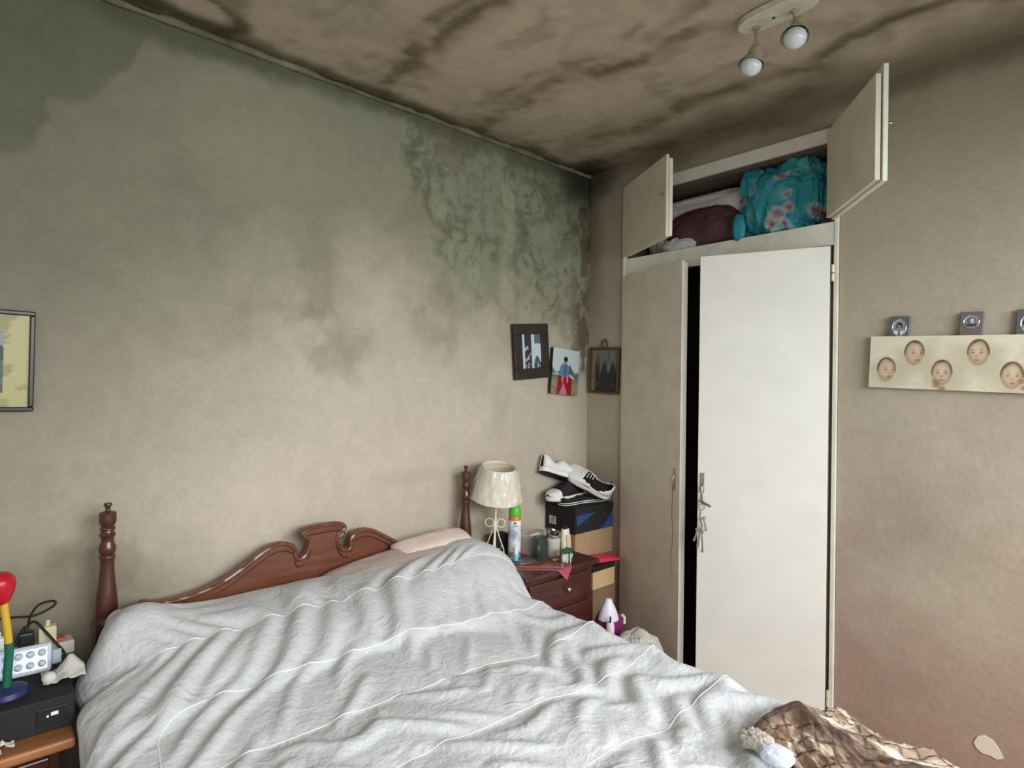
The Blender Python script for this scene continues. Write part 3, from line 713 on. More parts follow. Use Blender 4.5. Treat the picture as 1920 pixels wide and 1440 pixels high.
tag(o, 'milky white round tub between the mug and lotion bottle', 'tub')
P_ = thing('metal_cup', 'shiny little metal cup lying tilted on the white tub', 'cup', (-.535, -.262, .6795), (R(10), R(18), 0))
MB().lathe([(.014, .004), (.024, .007), (.031, .018), (.034, .034), (.0325, .034), (.029, .019), (.022, .010), (.001, .008)], 26, caps=False).build('bowl', m_chrome, P_, smooth=True)
MB().tube([(.034*math.cos(t), .034*math.sin(t), .034) for t in np.linspace(0, 6.283, 32)[:-1]], .0016, 6, True).build('rim', m_black, P_, smooth=True)
B_ = thing('lotion_bottle', 'white lotion tube with black cap near the brown carton', 'bottle', (-.487, -.305, .602), (R(-2), R(-3), 0))
MB().lathe([(.0265, 0), (.0275, .004), (.0265, .06), (.0225, .105), (.0215, .116), (.019, .120), (.0, .121)], 24, sx=1, sy=.72).build('tube', mat('ivory_plastic', rgb(226, 218, 200), .4), B_, smooth=True)
MB().lathe([(.0115, .119), (.012, .121), (.0115, .132), (.009, .134)], 18).build('cap', m_black, B_, smooth=True)
MB().box(-.014, .012, -.0208, -.0185, .030, .095).build('paper_label', mat('faded_label', rgb(216, 190, 160), .6), B_)
# tape dispenser
T_ = thing('tape_dispenser', 'green tape dispenser with white roll at the table corner', 'dispenser', (-.575, -.392, .604), (0, 0, R(18)))
m_green = mat('bottle_green_card', rgb(44, 96, 74), .5)
MB().lathe([(.021, -.010), (.021, .010), (.008, .010), (.008, -.010)], 26, aim((-.020, 0, .023), (.25, -1, 0)), caps=False).build('roll', mat('white_tape', rgb(206, 212, 204), .5), T_, smooth=True)
MB().box(.0, .036, -.012, .016, .0, .042).box(-.030, .044, -.010, .026, .045, .054).build('body', m_green, T_, bevel=.002)
MB().tube([(.002, -.0135, .002), (.004, -.0135, .042)], .0022, 6).tube([(.004, -.0135, .020), (.026, -.0135, .032)], .0022, 6).build('white_strip', m_wplastic, T_, smooth=True)
o = MB().lathe([(.012, 0), (.016, .004), (.016, .016), (.010, .022), (.0, .023)], 18, sy=1.4).build('plug_adaptor', mat('grey_white_plastic', rgb(190, 184, 176), .5), smooth=True); o.location = (-.792, -.235, .601); o.rotation_euler = (0, 0, R(50))
tag(o, 'small off-white plug adaptor between comforter and round dock', 'plug')
MB().ball((-.012, -.006, .014), .0035, 10, 6).build('socket_hole', m_black, o, smooth=True)
bd = thing('bead_bracelet', 'brown bead bracelet lying on the cloth by the dock', 'bracelet', (-.668, -.335, .6045))
for k in range(16):
    t = k/16*6.283; MB().ball((.020*math.cos(t), .011*math.sin(t), .0035), .0036, 8, 6).build('bead', mat('brown_bead', rgb(92, 66, 52), .35) if k == 0 else bpy.data.materials['brown_bead'], bd, smooth=True)
o = MB().grid(np.stack([*np.meshgrid(np.linspace(-.018, .018, 10), np.linspace(-.010, .010, 8), indexing='ij'), .004+.005*np.random.RandomState(3).rand(10, 8)], -1)).build('scrap_paper', mat('scrap', rgb(196, 176, 150), .8), smooth=True)
o.location = (-.600, -.345, .6045); tag(o, 'crumpled scrap of paper beside the tape dispenser', 'paper')
sd = o.modifiers.new('thick', 'SOLIDIFY'); sd.thickness = .001

# ================================================================ boxes between the table and the wardrobe
def carton(name, label, x0, x1, y0, y1, z0, z1, m, flaps=True, cat='box'):
    cx, cy = (x0+x1)/2, (y0+y1)/2
    t = thing(name, label, cat, (cx, cy, z0))
    w, d, h = (x1-x0)/2, (y1-y0)/2, z1-z0
    MB().box(-w, w, -d, d, 0, h-.004).build('body', m, t, bevel=.003)
    if flaps:
        MB().box(-w, w, -d, -.0012, h-.004, h).build('flap', m, t); MB().box(-w, w, .0012, d, h-.004, h).build('flap', m, t)
    return t
carton('carton', 'large shaded cardboard carton at the bottom of the stack', -.310, -.020, -.200, -.018, 0, .515, m_card_d)
carton('carton', 'plain brown cardboard carton directly under the black shoe box', -.312, -.018, -.202, -.016, .515, .648, m_card)
carton('carton', 'brown cardboard carton below the light tan one by the wardrobe', -.292, -.122, -.302, -.210, 0, .392, m_card_d)
carton('carton', 'small light tan carton beside the drawers of the bedside table', -.290, -.124, -.300, -.212, .392, .478, m_card_l)
o = MB().box(-.085, .085, -.045, .045, 0, .030).build('black_case', m_black, bevel=.008); o.location = (-.215, -.262, .478)
tag(o, 'flat black plastic case on the light tan carton', 'case')
u = np.linspace(-1, 1, 24); U, Vv = np.meshgrid(u, u, indexing='ij'); pf = (np.clip(1-np.abs(U)**3, 0, 1)*np.clip(1-np.abs(Vv)**3, 0, 1))**.5
X = U*.115; Y = Vv*.050; Zt = .006+.019*pf+.006*(fbm(U*4, Vv*4, 5)-.5)*pf
mb = MB().grid(np.stack([X, Y, Zt], -1)).grid(np.stack([X, Y, np.full_like(X, .001)], -1), True)
o = mb.build('pink_pouch', mat('hot_pink_plastic', rgb(222, 58, 92), .4, bump=(30, .2)), smooth=True); o.location = (-.190, -.252, .508); o.rotation_euler = (0, R(4), R(-6))
tag(o, 'hot pink plastic pouch lying in front of the brown carton', 'pouch')
# shoe box
SB = thing('shoe_box', 'black shoe box with blue side stripes under the white sneakers', 'box', (-.178, -.112, .648))
w, d, h = .146, .100, .122
MB().box(-w, w, -d, d, 0, h).build('body', m_blackmatt, SB, bevel=.002)
MB().box(-w-.002, w+.002, -d-.002, d+.002, h-.028, h+.005).build('lid', m_blackmatt, SB, bevel=.002)
mb = MB().prism([(-w+.004, .088), (-w+.05, .093), (.0, .093), (-w+.012, .036)], -d-.0026, -d-.0006, 'y').prism([(.035, .004), (.075, .022), (.115, .060), (w-.004, .093), (w-.004, .003)], -d-.0026, -d-.0006, 'y')
mb.build('blue_stripe', mat('navy_blue_print', rgb(44, 78, 124), .5, noise=(12, .2)), SB)
lab = MB().box(-w-.003, -w-.001, .030, .074, .028, .068).build('paper_label', mat('label_white', rgb(196, 194, 188), .6), SB)
mb = MB()
for k in range(6): mb.box(-w-.0036, -w-.0029, .036, .066-(k % 3)*.004, .034+k*.005, .0365+k*.005)
mb.build('print', mat('label_ink', rgb(110, 110, 110), .6), lab)

# ---- shoes
def shoe(name, label, L, W_, M, upper, mid, outs, lining, lace=None, hs=1.0, stripes=None, toecap=None, wide=(.55, .05, .36)):
    """toe towards +x, sole at z=0, length L, width W_"""
    t = thing(name, label, 'shoe'); t.matrix_world = M
    ss = np.linspace(0, 1, 34)
    def half(s): return W_/2*np.interp(s, [0, .03, .1, .25, .42, .62, .78, .9, .97, 1], [.30, .52, .68, .72, .70, .90, 1.0, .86, .5, .18])
    def cen(s): return .10*W_*np.sin(s*3.1)
    def outline(f=1.0):
        return [(L*(s-.5)*f, cen(s)+half(s)*f) for s in ss]+[(L*(s-.5)*f, cen(s)-half(s)*f) for s in ss[::-1]]
    MB().prism(outline(.985), 0, .006, 'z').build('outsole', outs, t, smooth=True)
    MB().prism(outline(1.0), .0062, .030, 'z').build('midsole', mid, t, smooth=True, bevel=.003)
    if stripes:
        mb = MB()
        for zc in (.013, .022):
            mb.tube([(x, y, zc) for x, y in outline(1.012)], .0022, 6, True)
        mb.build('sole_stripe', stripes, t, smooth=True)
    hgt = np.interp(ss, [0, .06, .14, .26, .36, .44, .55, .70, .85, .95, 1], np.array([.088, .098, .088, .068, .074, .092, .082, .064, .052, .044, .034])*hs)
    ph = np.linspace(0, np.pi, 17)
    Pt = np.zeros((len(ss), len(ph), 3))
    for i, s in enumerate(ss):
        a = half(s)*.95; open_ = np.interp(s, [0, .05, .12, .32, .40, .42, 1], [.25, .5, .62, .62, .4, 0, 0])
        for j, p in enumerate(ph):
            cx_ = np.cos(p); sy = np.sin(p)**.62
            yv = a*(np.sign(cx_)*abs(cx_)**.75)
            zv = .026+(hgt[i]-.026)*sy
            if open_ > 0 and sy > .8: zv -= 0
            Pt[i, j] = (L*(s-.5)*.985, cen(s)+yv, zv)
    def half_open(G):
        mb = MB(); ni, nj, _ = G.shape; mb.v = [tuple(q) for q in G.reshape(-1, 3)]
        for i in range(ni-1):
            sm = (ss[i]+ss[i+1])/2; jw = wide[0]*7.2*math.sin(math.pi*(.10+.80*(sm-wide[1])/(wide[2]-wide[1])))**.6 if wide[1] < sm < wide[2] else 0
            for j in range(nj-1):
                if abs(j+.5-(nj-1)/2) < jw: continue
                mb.f.append((i*nj+j, (i+1)*nj+j, (i+1)*nj+j+1, i*nj+j+1))
        return mb
    o = half_open(Pt).build('upper', upper, t, smooth=True, fix=False); sdm = o.modifiers.new('thick', 'SOLIDIFY'); sdm.thickness = .004; sdm.offset = 0
    G = Pt.copy(); G[..., 1] = np.array([cen(s) for s in ss])[:, None]+(G[..., 1]-np.array([cen(s) for s in ss])[:, None])*.92; G[..., 2] = np.maximum(G[..., 2]-.004, .02); G[..., 0] *= .975
    half_open(G).prism(outline(.90), .0305, .036, 'z').build('lining', lining, t, smooth=True, fix=False)
    if lace:
        mb = MB()
        for k in range(5):
            s = .44+k*.055; zt = np.interp(s, ss, hgt)+.003; a = half(s)*.42
            mb.tube([(L*(s-.5), cen(s)-a, zt-.006), (L*(s-.49), cen(s), zt+.002), (L*(s-.5), cen(s)+a, zt-.006)], .0024, 6)
        mb.build('lace', lace, t, smooth=True)
    if toecap:
        i0 = 27; mb = MB().grid(Pt[i0:]*np.array([1.012, 1.08, 1.10])); mb.build('toe_cap', toecap, t, smooth=True, fix=False)
    return t
m_leather = mat('white_leather', rgb(232, 232, 230), .45, bump=(60, .06)); m_rub = mat('black_rubber', rgb(24, 23, 24), .7, bump=(90, .4)); m_mid = mat('white_rubber', rgb(236, 234, 230), .5)
m_canvas = mat('black_canvas', rgb(42, 34, 38), .85, bump=(200, .3)); m_lin = mat('grey_lining', rgb(120, 116, 110), .85)
ZB = .648+.127
def axes(p, toe, sole):
    """toe direction and the way the sole faces"""
    z_ = -Vector(sole).normalized(); x_ = Vector(toe); x_ = (x_-z_*x_.dot(z_)).normalized(); y_ = z_.cross(x_)
    m4 = Matrix((x_, y_, z_)).transposed().to_4x4(); m4.translation = Vector(p); return m4
shoe('shoe', 'flat black canvas shoe with white striped sole on the shoe box lid', .315, .108, T(-.200, -.155, ZB) @ E(0, 0, -4), m_canvas, m_rub, m_rub, m_blackmatt, None, .45, stripes=m_mid)
shoe('shoe', 'dark canvas shoe with white toe cap showing behind the striped sole', .27, .095, T(-.262, -.085, ZB+.022) @ E(0, 0, 184), m_canvas, m_mid, m_rub, m_blackmatt, None, 1.05, toecap=m_leather)
shoe('shoe', 'white leather sneaker with its heel raised against the stained wall', .270, .100, axes((-.278, -.075, ZB+.128), (.84, -.22, -.36), (-.35, -.15, -1)), m_leather, m_mid, m_rub, m_lin, m_mid, 1.0)
shoe('shoe', 'white leather sneaker with its heel and big black lining towards the room', .262, .128, axes((-.165, -.150, ZB+.098), (-.40, .80, .40), (.22, .78, -1)), m_leather, m_mid, m_rub, m_rub, m_mid, .80, wide=(.97, .02, .60))
o = MB().tube(dense([(-.100, -.252, .895), (-.102, -.262, .86), (-.104, -.264, .81), (-.103, -.262, .785)], 3), .0022, 6).build('shoelace', m_rub, smooth=True)
tag(o, 'black shoelace hanging down over the striped sole and box', 'shoelace')

# ---- iron, and bag on the floor beside the bed
carton('carton', 'cardboard carton on the floor between bed and bedside table under the iron', -.49, -.34, -.56, -.445, 0, .262, m_card_d)
I_ = thing('steam_iron', 'purple and white steam iron stood on end beside the bedside table', 'iron', (-.415, -.495, .262), (0, 0, R(-40))); I_.scale = (1.28, 1.28, 1.03)
m_purple = mat('purple_plastic', rgb(118, 34, 88), .3)
MB().lathe([(.043, 0), (.047, .008), (.050, .05), (.046, .085), (.034, .112), (.018, .134), (.006, .142)], 30, sx=1, sy=.72).build('body', m_purple, I_, smooth=True)
MB().lathe([(.0335, .088), (.036, .090), (.032, .112), (.026, .134), (.019, .152), (.0165, .156), (.013, .168), (.010, .177), (.002, .179)], 30, T(-.004, -.016, 0), sx=1, sy=.76).build('water_tank', mat('lilac_white_plastic', rgb(224, 220, 234), .35), I_, smooth=True)
MB().tube([(-.004, -.041, .095), (-.004, -.050, .070), (-.004, -.050, .030), (-.004, -.042, .004)], [.013, .015, .014, .010], 12).build('handle', mat('pinkish_white_plastic', rgb(222, 206, 214), .35), I_, smooth=True)
MB().box(-.008, -.003, -.046, -.040, .103, .128, E(8, 0, 0)).build('vent', m_black, I_)
MB().tube([(.048, .0, .10), (.056, .006, .085), (.056, .008, .060)], .006, 8).build('white_clip', m_wplastic, I_, smooth=True)
def lump(name, m, c, r, amp, seed, n=72, k=40, fold=6, parent=None, flat=True, pinch=0, rz=0, colors=None, sq=.8):
    """bag-like bulging body with radial folds"""
    th = np.linspace(0, 2*np.pi, n+1); ph = np.linspace(.001, np.pi-.001, k); TH, PH = np.meshgrid(th, ph, indexing='ij')
    cx_, cy_, cz_ = np.cos(TH)*np.sin(PH), np.sin(TH)*np.sin(PH), np.cos(PH)
    f = fbm((cx_+2)*fold*.5+cz_*.8, (cy_+2)*fold*.5+seed, seed)
    rg = 1-np.abs(fbm((cx_+3)*fold*.55+cz_*1.1, (cy_+3)*fold*.55+cz_*1.6, seed+3)-.5)*4
    q = 1+amp*(f-.5)*2+amp*.55*rg
    x = np.sign(cx_)*np.abs(cx_)**sq*r[0]*q; y = np.sign(cy_)*np.abs(cy_)**sq*r[1]*q; z = np.sign(cz_)*np.abs(cz_)**sq*r[2]*q
    if flat: z = np.maximum(z, -r[2]*.92)
    P = np.stack([x, y, z], -1); P[-1] = P[0]
    cc = colors(P, seed).reshape(-1, 3) if colors else None
    o = MB().grid(P).build(name, m, parent, smooth=True, fix=False, colors=cc)
    o.location = c; o.rotation_euler = (0, 0, R(rz)); return o
BG = thing('plastic_bag', 'crinkled translucent white plastic bag with pink contents beside the wardrobe door', 'bag', (-.440, -.668, 0))
lump('contents', mat('pink_cloth', rgb(214, 150, 168), .8), (0, 0, .135), (.085, .085, .13), .10, 5, parent=BG)
m_bag = bpy.data.materials.new('crinkled_film'); m_bag.use_nodes = True; pb = m_bag.node_tree.nodes['Principled BSDF']
pb.inputs['Base Color'].default_value = rgb(226, 222, 212); pb.inputs['Roughness'].default_value = .3; pb.inputs['Alpha'].default_value = .62
lump('film', m_bag, (0, 0, .168), (.108, .108, .178), .10, 9, n=96, k=60, fold=5, parent=BG)
# ================================================================ upper cupboard contents
def floral(P, seed):
    x, y, z = P[..., 0], P[..., 1], P[..., 2]
    u, v = y*1.0+x*.3, z*1.0+x*.2
    c = np.zeros(x.shape+(3,))+np.array([42, 140, 152.]); c = lerp(c, [92, 180, 186], sstep(.5, .7, fbm(u*14, v*14, 3))*.6); c = lerp(c, [22, 98, 112], sstep(.55, .72, fbm(u*9+5, v*9, 8))*.6)
    rs = np.random.RandomState(5)
    for k in range(26):
        cu, cv = rs.uniform(-.24, .24), rs.uniform(-.2, .2); r = rs.uniform(.022, .036)
        d = np.hypot(u-cu, v-cv)/r+.5*(fbm(u*60, v*60, 9)-.5)
        c = lerp(c, [214, 190, 184], (1-sstep(.75, 1.05, d))*.55); c = lerp(c, [158, 104, 106], (1-sstep(.35, .6, d))*.75); c = lerp(c, [96, 60, 60], (1-sstep(.1, .22, d))*.6)
    return lina(c)
m_floral = mat('teal_floral_cotton', (.1, .4, .4, 1), .75, attr='paint', bump=(80, .2))
FB = thing('cloth_bundle', 'teal bundle of floral cloth stuffed in the open upper cupboard', 'bundle', (.145, -1.035, 2.034))
lump('bundle', m_floral, (0, 0, .140), (.165, .190, .150), .17, 14, n=150, k=100, fold=9, parent=FB, colors=floral)
lump('cloth_end', m_floral, (-.03, -.045, .268), (.09, .085, .060), .25, 22, n=80, k=40, fold=8, parent=FB, colors=floral, flat=False)
lump('cloth_end', m_floral, (-.10, .125, .235), (.040, .050, .060), .25, 25, n=60, k=40, fold=8, parent=FB, colors=floral, flat=False)
lump('cloth_end', m_floral, (-.152, .168, .048), (.016, .026, .052), .2, 28, n=40, k=30, fold=5, parent=FB, colors=floral, flat=False)
o = lump('maroon_bag', mat('maroon_cloth', rgb(88, 54, 58), .6, noise=(9, .4), bump=(40, .3)), (.100, -.640, 2.122), (.085, .190, .112), .10, 6, n=110, k=70, fold=6)
tag(o, 'dark maroon cloth bag in the upper cupboard left of the teal bundle', 'bag')
o = lump('blanket_roll', mat('grey_fleece', rgb(214, 208, 200), .9, bump=(50, .4)), (.315, -.60, 2.170), (.235, .318, .150), .07, 17, n=110, k=70, fold=7, sq=.42)
tag(o, 'pale grey folded blanket pushed to the back of the upper cupboard', 'blanket')
o = lump('plastic_wrap', mat('cloudy_plastic', rgb(196, 196, 192), .35), (.030, -.560, 2.062), (.024, .085, .032), .28, 31, n=70, k=40, fold=9)
tag(o, 'crumpled cloudy plastic wrap at the front of the upper cupboard', 'wrap')

# ================================================================ ceiling light
m_plate = mat('old_cream_enamel', rgb(206, 204, 178), .55, noise=(30, .2))
C_ = thing('ceiling_light', 'old cream ceiling light with two bare bulbs on an oval plate', 'ceiling light', (-.712, -1.345, 2.53))
ov = []
for k in range(40):
    t = k/40*6.283; ex = .048*math.copysign(abs(math.cos(t))**.8, math.cos(t)); ey = .120*math.copysign(abs(math.sin(t))**.7, math.sin(t)); ov.append((ex, ey))
MB().prism(ov, -.026, -.002, 'z').build('plate', m_plate, C_, bevel=.004)
MB().lathe([(.0045, 0), (.0055, .002), (.003, .0035)], 10, aim((.002, .012, -.0255), (0, 0, -1))).build('screw', mat('rusty_screw', rgb(60, 60, 44), .7), C_, smooth=True)
m_cone = mat('dusty_cream_metal', rgb(170, 162, 132), .6, noise=(24, .3)); m_bulb = mat('opal_glass', rgb(206, 212, 214), .12, spec=.6)
def spot(px, py, top_z, joint, rimc, bulb_drop):
    s = bpy.data.objects.new('spotlight', None); COL.objects.link(s); s.parent = C_
    j = Vector(joint); r_ = Vector(rimc); ax = (r_-j).normalized(); ln_ = (r_-j).length
    MB().tube([(px, py, top_z), (px, py, top_z-.02), tuple(j)], .0055, 8).lathe([(.012, 0), (.012, .006), (.006, .010)], 14, aim((px, py, top_z+.002), (0, 0, -1))).build('stem', m_cone, s, smooth=True)
    MB().lathe([(.008, -.006), (.015, 0), (.019, .012), (.021, ln_*.45), (.030, ln_*.72), (.043, ln_), (.0415, ln_), (.028, ln_*.72), (.018, ln_*.5)], 28, aim(tuple(j), tuple(ax)), caps=False).build('lamp_cup', m_cone, s, smooth=True)
    MB().lathe([(.009, -.056), (.010, -.045), (.014, -.028), (.027, -.010), (.033, .004), (.030, .018), (.020, .029), (.008, .0335), (.0005, .034)], 26, aim(tuple(r_+ax*bulb_drop), tuple(ax))).build('bulb', m_bulb, s, smooth=True)
spot(.012, .071, -.026, (.010, .068, -.088), (-.004, .078, -.148), -.004)
spot(.012, -.046, -.026, (.004, -.060, -.066), (-.020, -.062, -.126), -.004)

# ================================================================ pictures and frames
def paint_panel(name, m, w, h, fn, parent, res=.0025, y=-.001):
    xs = axis(-w/2, w/2, res); zs = axis(-h/2, h/2, res); X, Z = np.meshgrid(xs, zs, indexing='ij')
    c = lina(fn(X/w+.5, .5-Z/h)).reshape(-1, 3)       # u to the right, v downwards
    return MB().grid(np.stack([X, np.full_like(X, y), Z], -1)).build(name, m, parent, colors=c, fix=False)
m_print = mat('photo_print', (.5, .5, .5, 1), .35, attr='paint', spec=.3)
m_canvasprint = mat('canvas_print', (.5, .5, .5, 1), .8, attr='paint', bump=(300, .15), spec=.15)
def picture(name, label, cat, loc, rotz, tilt, w, h, border, depth, fm, fn, res=.002, lean=0, group=None):
    """hangs on a wall whose outward side is local -y"""
    t = thing(name, label, cat, loc)
    t.rotation_euler = (Matrix.Rotation(R(rotz), 3, 'Z') @ Matrix.Rotation(R(lean), 3, 'X') @ Matrix.Rotation(R(tilt), 3, 'Y')).to_euler()
    mb = MB()
    for (x0, x1, z0, z1, nm) in [(-w/2, w/2, h/2-border, h/2, 0), (-w/2, w/2, -h/2, -h/2+border, 0), (-w/2, -w/2+border, -h/2+border, h/2-border, 0), (w/2-border, w/2, -h/2+border, h/2-border, 0)]:
        MB().box(x0, x1, -depth, 0, z0, z1).build('frame_side', fm, t, bevel=min(.003, border*.25))
    paint_panel('print', m_print, w-2*border+.002, h-2*border+.002, fn, t, res, -depth*.55)
    MB().box(-w/2+.002, w/2-.002, -.003, -.001, -h/2+.002, h/2-.002).build('backing', m_card_d, t)
    return t
m_fr_dark = mat('dark_wood_frame', rgb(52, 44, 40), .5, noise=(30, .2)); m_fr_thin = mat('black_frame', rgb(38, 32, 32), .3); m_fr_brass = mat('tarnished_brass', rgb(104, 80, 54), .35, metal=.5)
def ph_window(u, v):
    c = np.zeros(u.shape+(3,))+np.array([196, 210, 212.]); c = lerp(c, [60, 58, 66], ((u > .17)*(u < .52))*1.0)
    c = lerp(c, [206, 206, 214], (u > .17)*(u < .52)*(fbm(u*9, v*14, 3) > .60)*(v > .35)*.9)
    c = lerp(c, [90, 96, 104], (u > .68)*(v < .28)*.9); c = lerp(c, [66, 72, 78], (u > .62)*(v > .74+.1*np.sin(u*14))*.9); c = lerp(c, [196, 196, 200], (u > .62)*(v > .76)*(fbm(u*12, v*12, 5) > .6)*.9)
    return c
picture('picture_frame', 'dark wooden frame with a photo of white window light, tilted on the stained wall', 'picture', (-.4525, -.0105, 1.544), 0, -4.8, .236, .272, .052, .020, m_fr_dark, ph_window)
def ph_boy(u, v):
    c = np.zeros(u.shape+(3,))+np.array([190, 206, 204.]); tr_ = .42+.10*np.sin(u*9)-.16*(fbm(u*8, v*2, 4)-.5)
    c = lerp(c, [64, 90, 92], sstep(-.04, .04, v-tr_)*((u < .3)+(u > .62)).clip(0, 1)); c = lerp(c, [96, 120, 116], sstep(-.03, .03, v-.52)*.8); c = lerp(c, [150, 140, 104], sstep(.60, .75, v)); c = lerp(c, [110, 112, 84], (v > .62)*(fbm(u*14, v*14, 6) > .55)*.6)
    c = lerp(c, [150, 30, 44], (v > .60)*(u > .20+.1*(1-v))*(u < .76)*1.0); c = lerp(c, [206, 160, 160], (v > .72)*(np.abs(u-.45) < .28*(v-.72)*2)*.7)
    c = lerp(c, [96, 126, 156], (np.hypot((u-.46)/.18, (v-.46)/.15) < 1)*1.0); c = lerp(c, [60, 92, 130], (np.abs(u-.47) < .04)*(v > .36)*(v < .58)*.8)
    c = lerp(c, [206, 188, 178], (np.hypot((u-.74-.0)/.10, (v-.60-(u-.74)*.35)/.03) < 1)*1.0); c = lerp(c, [190, 176, 170], (np.hypot((u-.15)/.12, (v-.565)/.025) < 1)*.9)
    c = lerp(c, [150, 118, 98], (np.hypot((u-.48)/.07, (v-.255)/.06) < 1)*1.0); c = lerp(c, [46, 42, 44], (np.hypot((u-.485)/.075, (v-.22)/.055) < 1)*1.0)
    c = lerp(c, [206, 200, 196], (np.hypot((u-.40)/.03, (v-.66)/.08) < 1)*.7+(np.hypot((u-.58)/.03, (v-.66)/.08) < 1)*.7)
    return c
BP = thing('photo_block', 'unframed block photo of a child in a blue shirt on a red slide', 'picture', (-.209, -.0105, 1.4465)); BP.rotation_euler = (0, R(4.4), 0)
MB().box(-.102, .102, -.018, 0, -.119, .119).build('block', m_fr_dark, BP, bevel=.002); paint_panel('print', m_print, .204, .238, ph_boy, BP, .002, -.0186)
def ph_group(u, v):
    c = np.zeros(u.shape+(3,))+np.array([120, 116, 108.]); c = lerp(c, [150, 140, 90], (1-sstep(.02, .18, u))*.7)
    c = lerp(c, [52, 52, 54], sstep(-.06, .06, v-(.42+.13*np.cos(u*19)))*sstep(.10, .2, u)); c = lerp(c, [92, 90, 88], (v > .55)*(fbm(u*12, v*6, 7) > .58)*.6)
    c = lerp(c, [60, 62, 60], (np.abs(u-.62-.05*np.sin(v*12)) < .02)*(v < .45)*.8+(np.abs(u-.25-.2*(v-.2)) < .03)*(v > .12)*(v < .5)*.8)
    return c
FBt = picture('picture_frame', 'brass framed group photo with a hanging loop beside the wardrobe jamb', 'picture', (-.0035, -.128, 1.458), -90, 2.2, .198, .246, .014, .020, m_fr_brass, ph_group)
MB().tube([(.012*math.cos(t)*1.5-.008, -.008, .137+.026*math.sin(t)) for t in np.linspace(-.4, 3.6, 18)], .0042, 8).build('hanging_loop', mat('brown_ring', rgb(92, 66, 50), .5), FBt, smooth=True)
def ph_house(u, v):
    c = np.zeros(u.shape+(3,))+np.array([176, 168, 116.]); c = lerp(c, [144, 138, 86], sstep(.5, .62, fbm(u*5, v*9+u*3, 7))*.9); c = lerp(c, [200, 184, 150], sstep(.6, .7, fbm(u*6+3, v*6, 9))*.5)
    ins = (u > .16)*(u < .84)*(v > .16)*(v < .85)
    c = lerp(c, [132, 140, 136], ins*1.0); c = lerp(c, [30, 46, 62], ins*(v > .34+.05*np.cos(u*21))*(v < .5)*1.0); c = lerp(c, [70, 84, 66], ins*(v >= .5)*1.0); c = lerp(c, [84, 104, 74], ins*(v > .62)*(fbm(u*14, v*14, 3) > .5)*.8)
    return c
picture('picture_frame', 'black framed picture with mottled yellow mount at the left edge of the room', 'picture', (-2.560, -.0065, 1.428), 0, .6, .362, .278, .0125, .018, m_fr_thin, ph_house)

# ---- printed canvas with five babies and the little silver frames standing on it
def babies(u, v):
    W_, H_ = .86, .188
    x = u*W_; y = v*H_
    c = np.zeros(u.shape+(3,))+np.array([222, 214, 190.]); c = lerp(c, [206, 198, 174], sstep(.5, .7, fbm(x*20, y*20, 4))*.6)
    kid = [(.055, .121, .30), (.140, .060, .28), (.224, .128, 0), (.322, .058, -.1), (.412, .132, .05), (.505, .060, .2), (.595, .127, -.15), (.685, .060, .1), (.775, .128, 0)]
    for k, (cx, cy, turn) in enumerate(kid):
        rx, ry = .032, .047
        dx = (x-cx)/rx; dy = (y-cy)/ry
        c = lerp(c, [186, 176, 152], (1-sstep(.6, 1.9, np.hypot((x-cx-.01)/.055, (y-cy-.02)/.042)+.7*(fbm(x*40, y*40, k)-.5)))*.6)
        d = np.hypot(dx*np.where(dy > 0, 1+.10*dy, 1), dy)
        face = 1-sstep(np.where(dy > .2, .78, .92), np.where(dy > .2, 1.06, 1.0), d)
        f = np.zeros(u.shape+(3,))+np.array([200, 178, 150.]); f = lerp(f, [150, 126, 104], sstep(.45, 1.0, d)*.80); f = lerp(f, [220, 204, 178], (1-sstep(.0, .5, np.hypot(dx-turn, dy+.25)))*.6)
        hair = sstep(.70, .90, d+.05*np.sin(dx*6+k))*sstep(.30, -.40, dy); f = lerp(f, [92, 76, 62], np.clip(hair+sstep(.80, .95, d)*(dy < .1)*.8, 0, 1)*.85)
        for sx in (-.36, .36):
            f = lerp(f, [84, 70, 58], (1-sstep(.3, 1.2, np.hypot((dx-sx-turn)/.14, (dy-.02)/.065)))*.85); f = lerp(f, [130, 104, 84], (1-sstep(.6, 1.1, np.hypot((dx-sx-turn)/.2, (dy+.17)/.05)))*.5)
        f = lerp(f, [160, 122, 102], (1-sstep(.5, 1.1, np.hypot((dx-turn*1.2)/.13, (dy-.28)/.08)))*.6)
        f = lerp(f, [142, 98, 86], (1-sstep(.6, 1.1, np.hypot((dx-turn)/.26, (dy-.54+.12*(dx-turn)**2)/.065)))*.9); f = lerp(f, [214, 180, 162], (1-sstep(.2, 1.0, np.hypot((dx-turn-.45)/.3, (dy-.35)/.25)))*.4)
        m = face[..., None]; c = c*(1-m)+f*m
    for cx, cy in ((.21, .172), (.226, .184), (.208, .160), (.436, .150), (.446, .170)):
        c = lerp(c, [150, 112, 70], (1-sstep(.5, 1.2, np.hypot((x-cx)/.012, (y-cy)/.010)+.5*(fbm(x*90, y*90, 3)-.5)))*.7)
    return c
CV = thing('canvas_print', 'long cream canvas printed with baby faces on the right wall', 'picture', (-.002, -1.398-.43, 1.4645)); CV.rotation_euler = (Matrix.Rotation(R(-90), 3, 'Z') @ Matrix.Rotation(R(2.0), 3, 'Y')).to_euler()
MB().box(-.43, .43, -.022, 0, -.094, .094).build('stretcher', mat('canvas_side', rgb(220, 212, 184), .85), CV, bevel=.002)
paint_panel('print', m_canvasprint, .86, .188, babies, CV, .0022, -.0226)
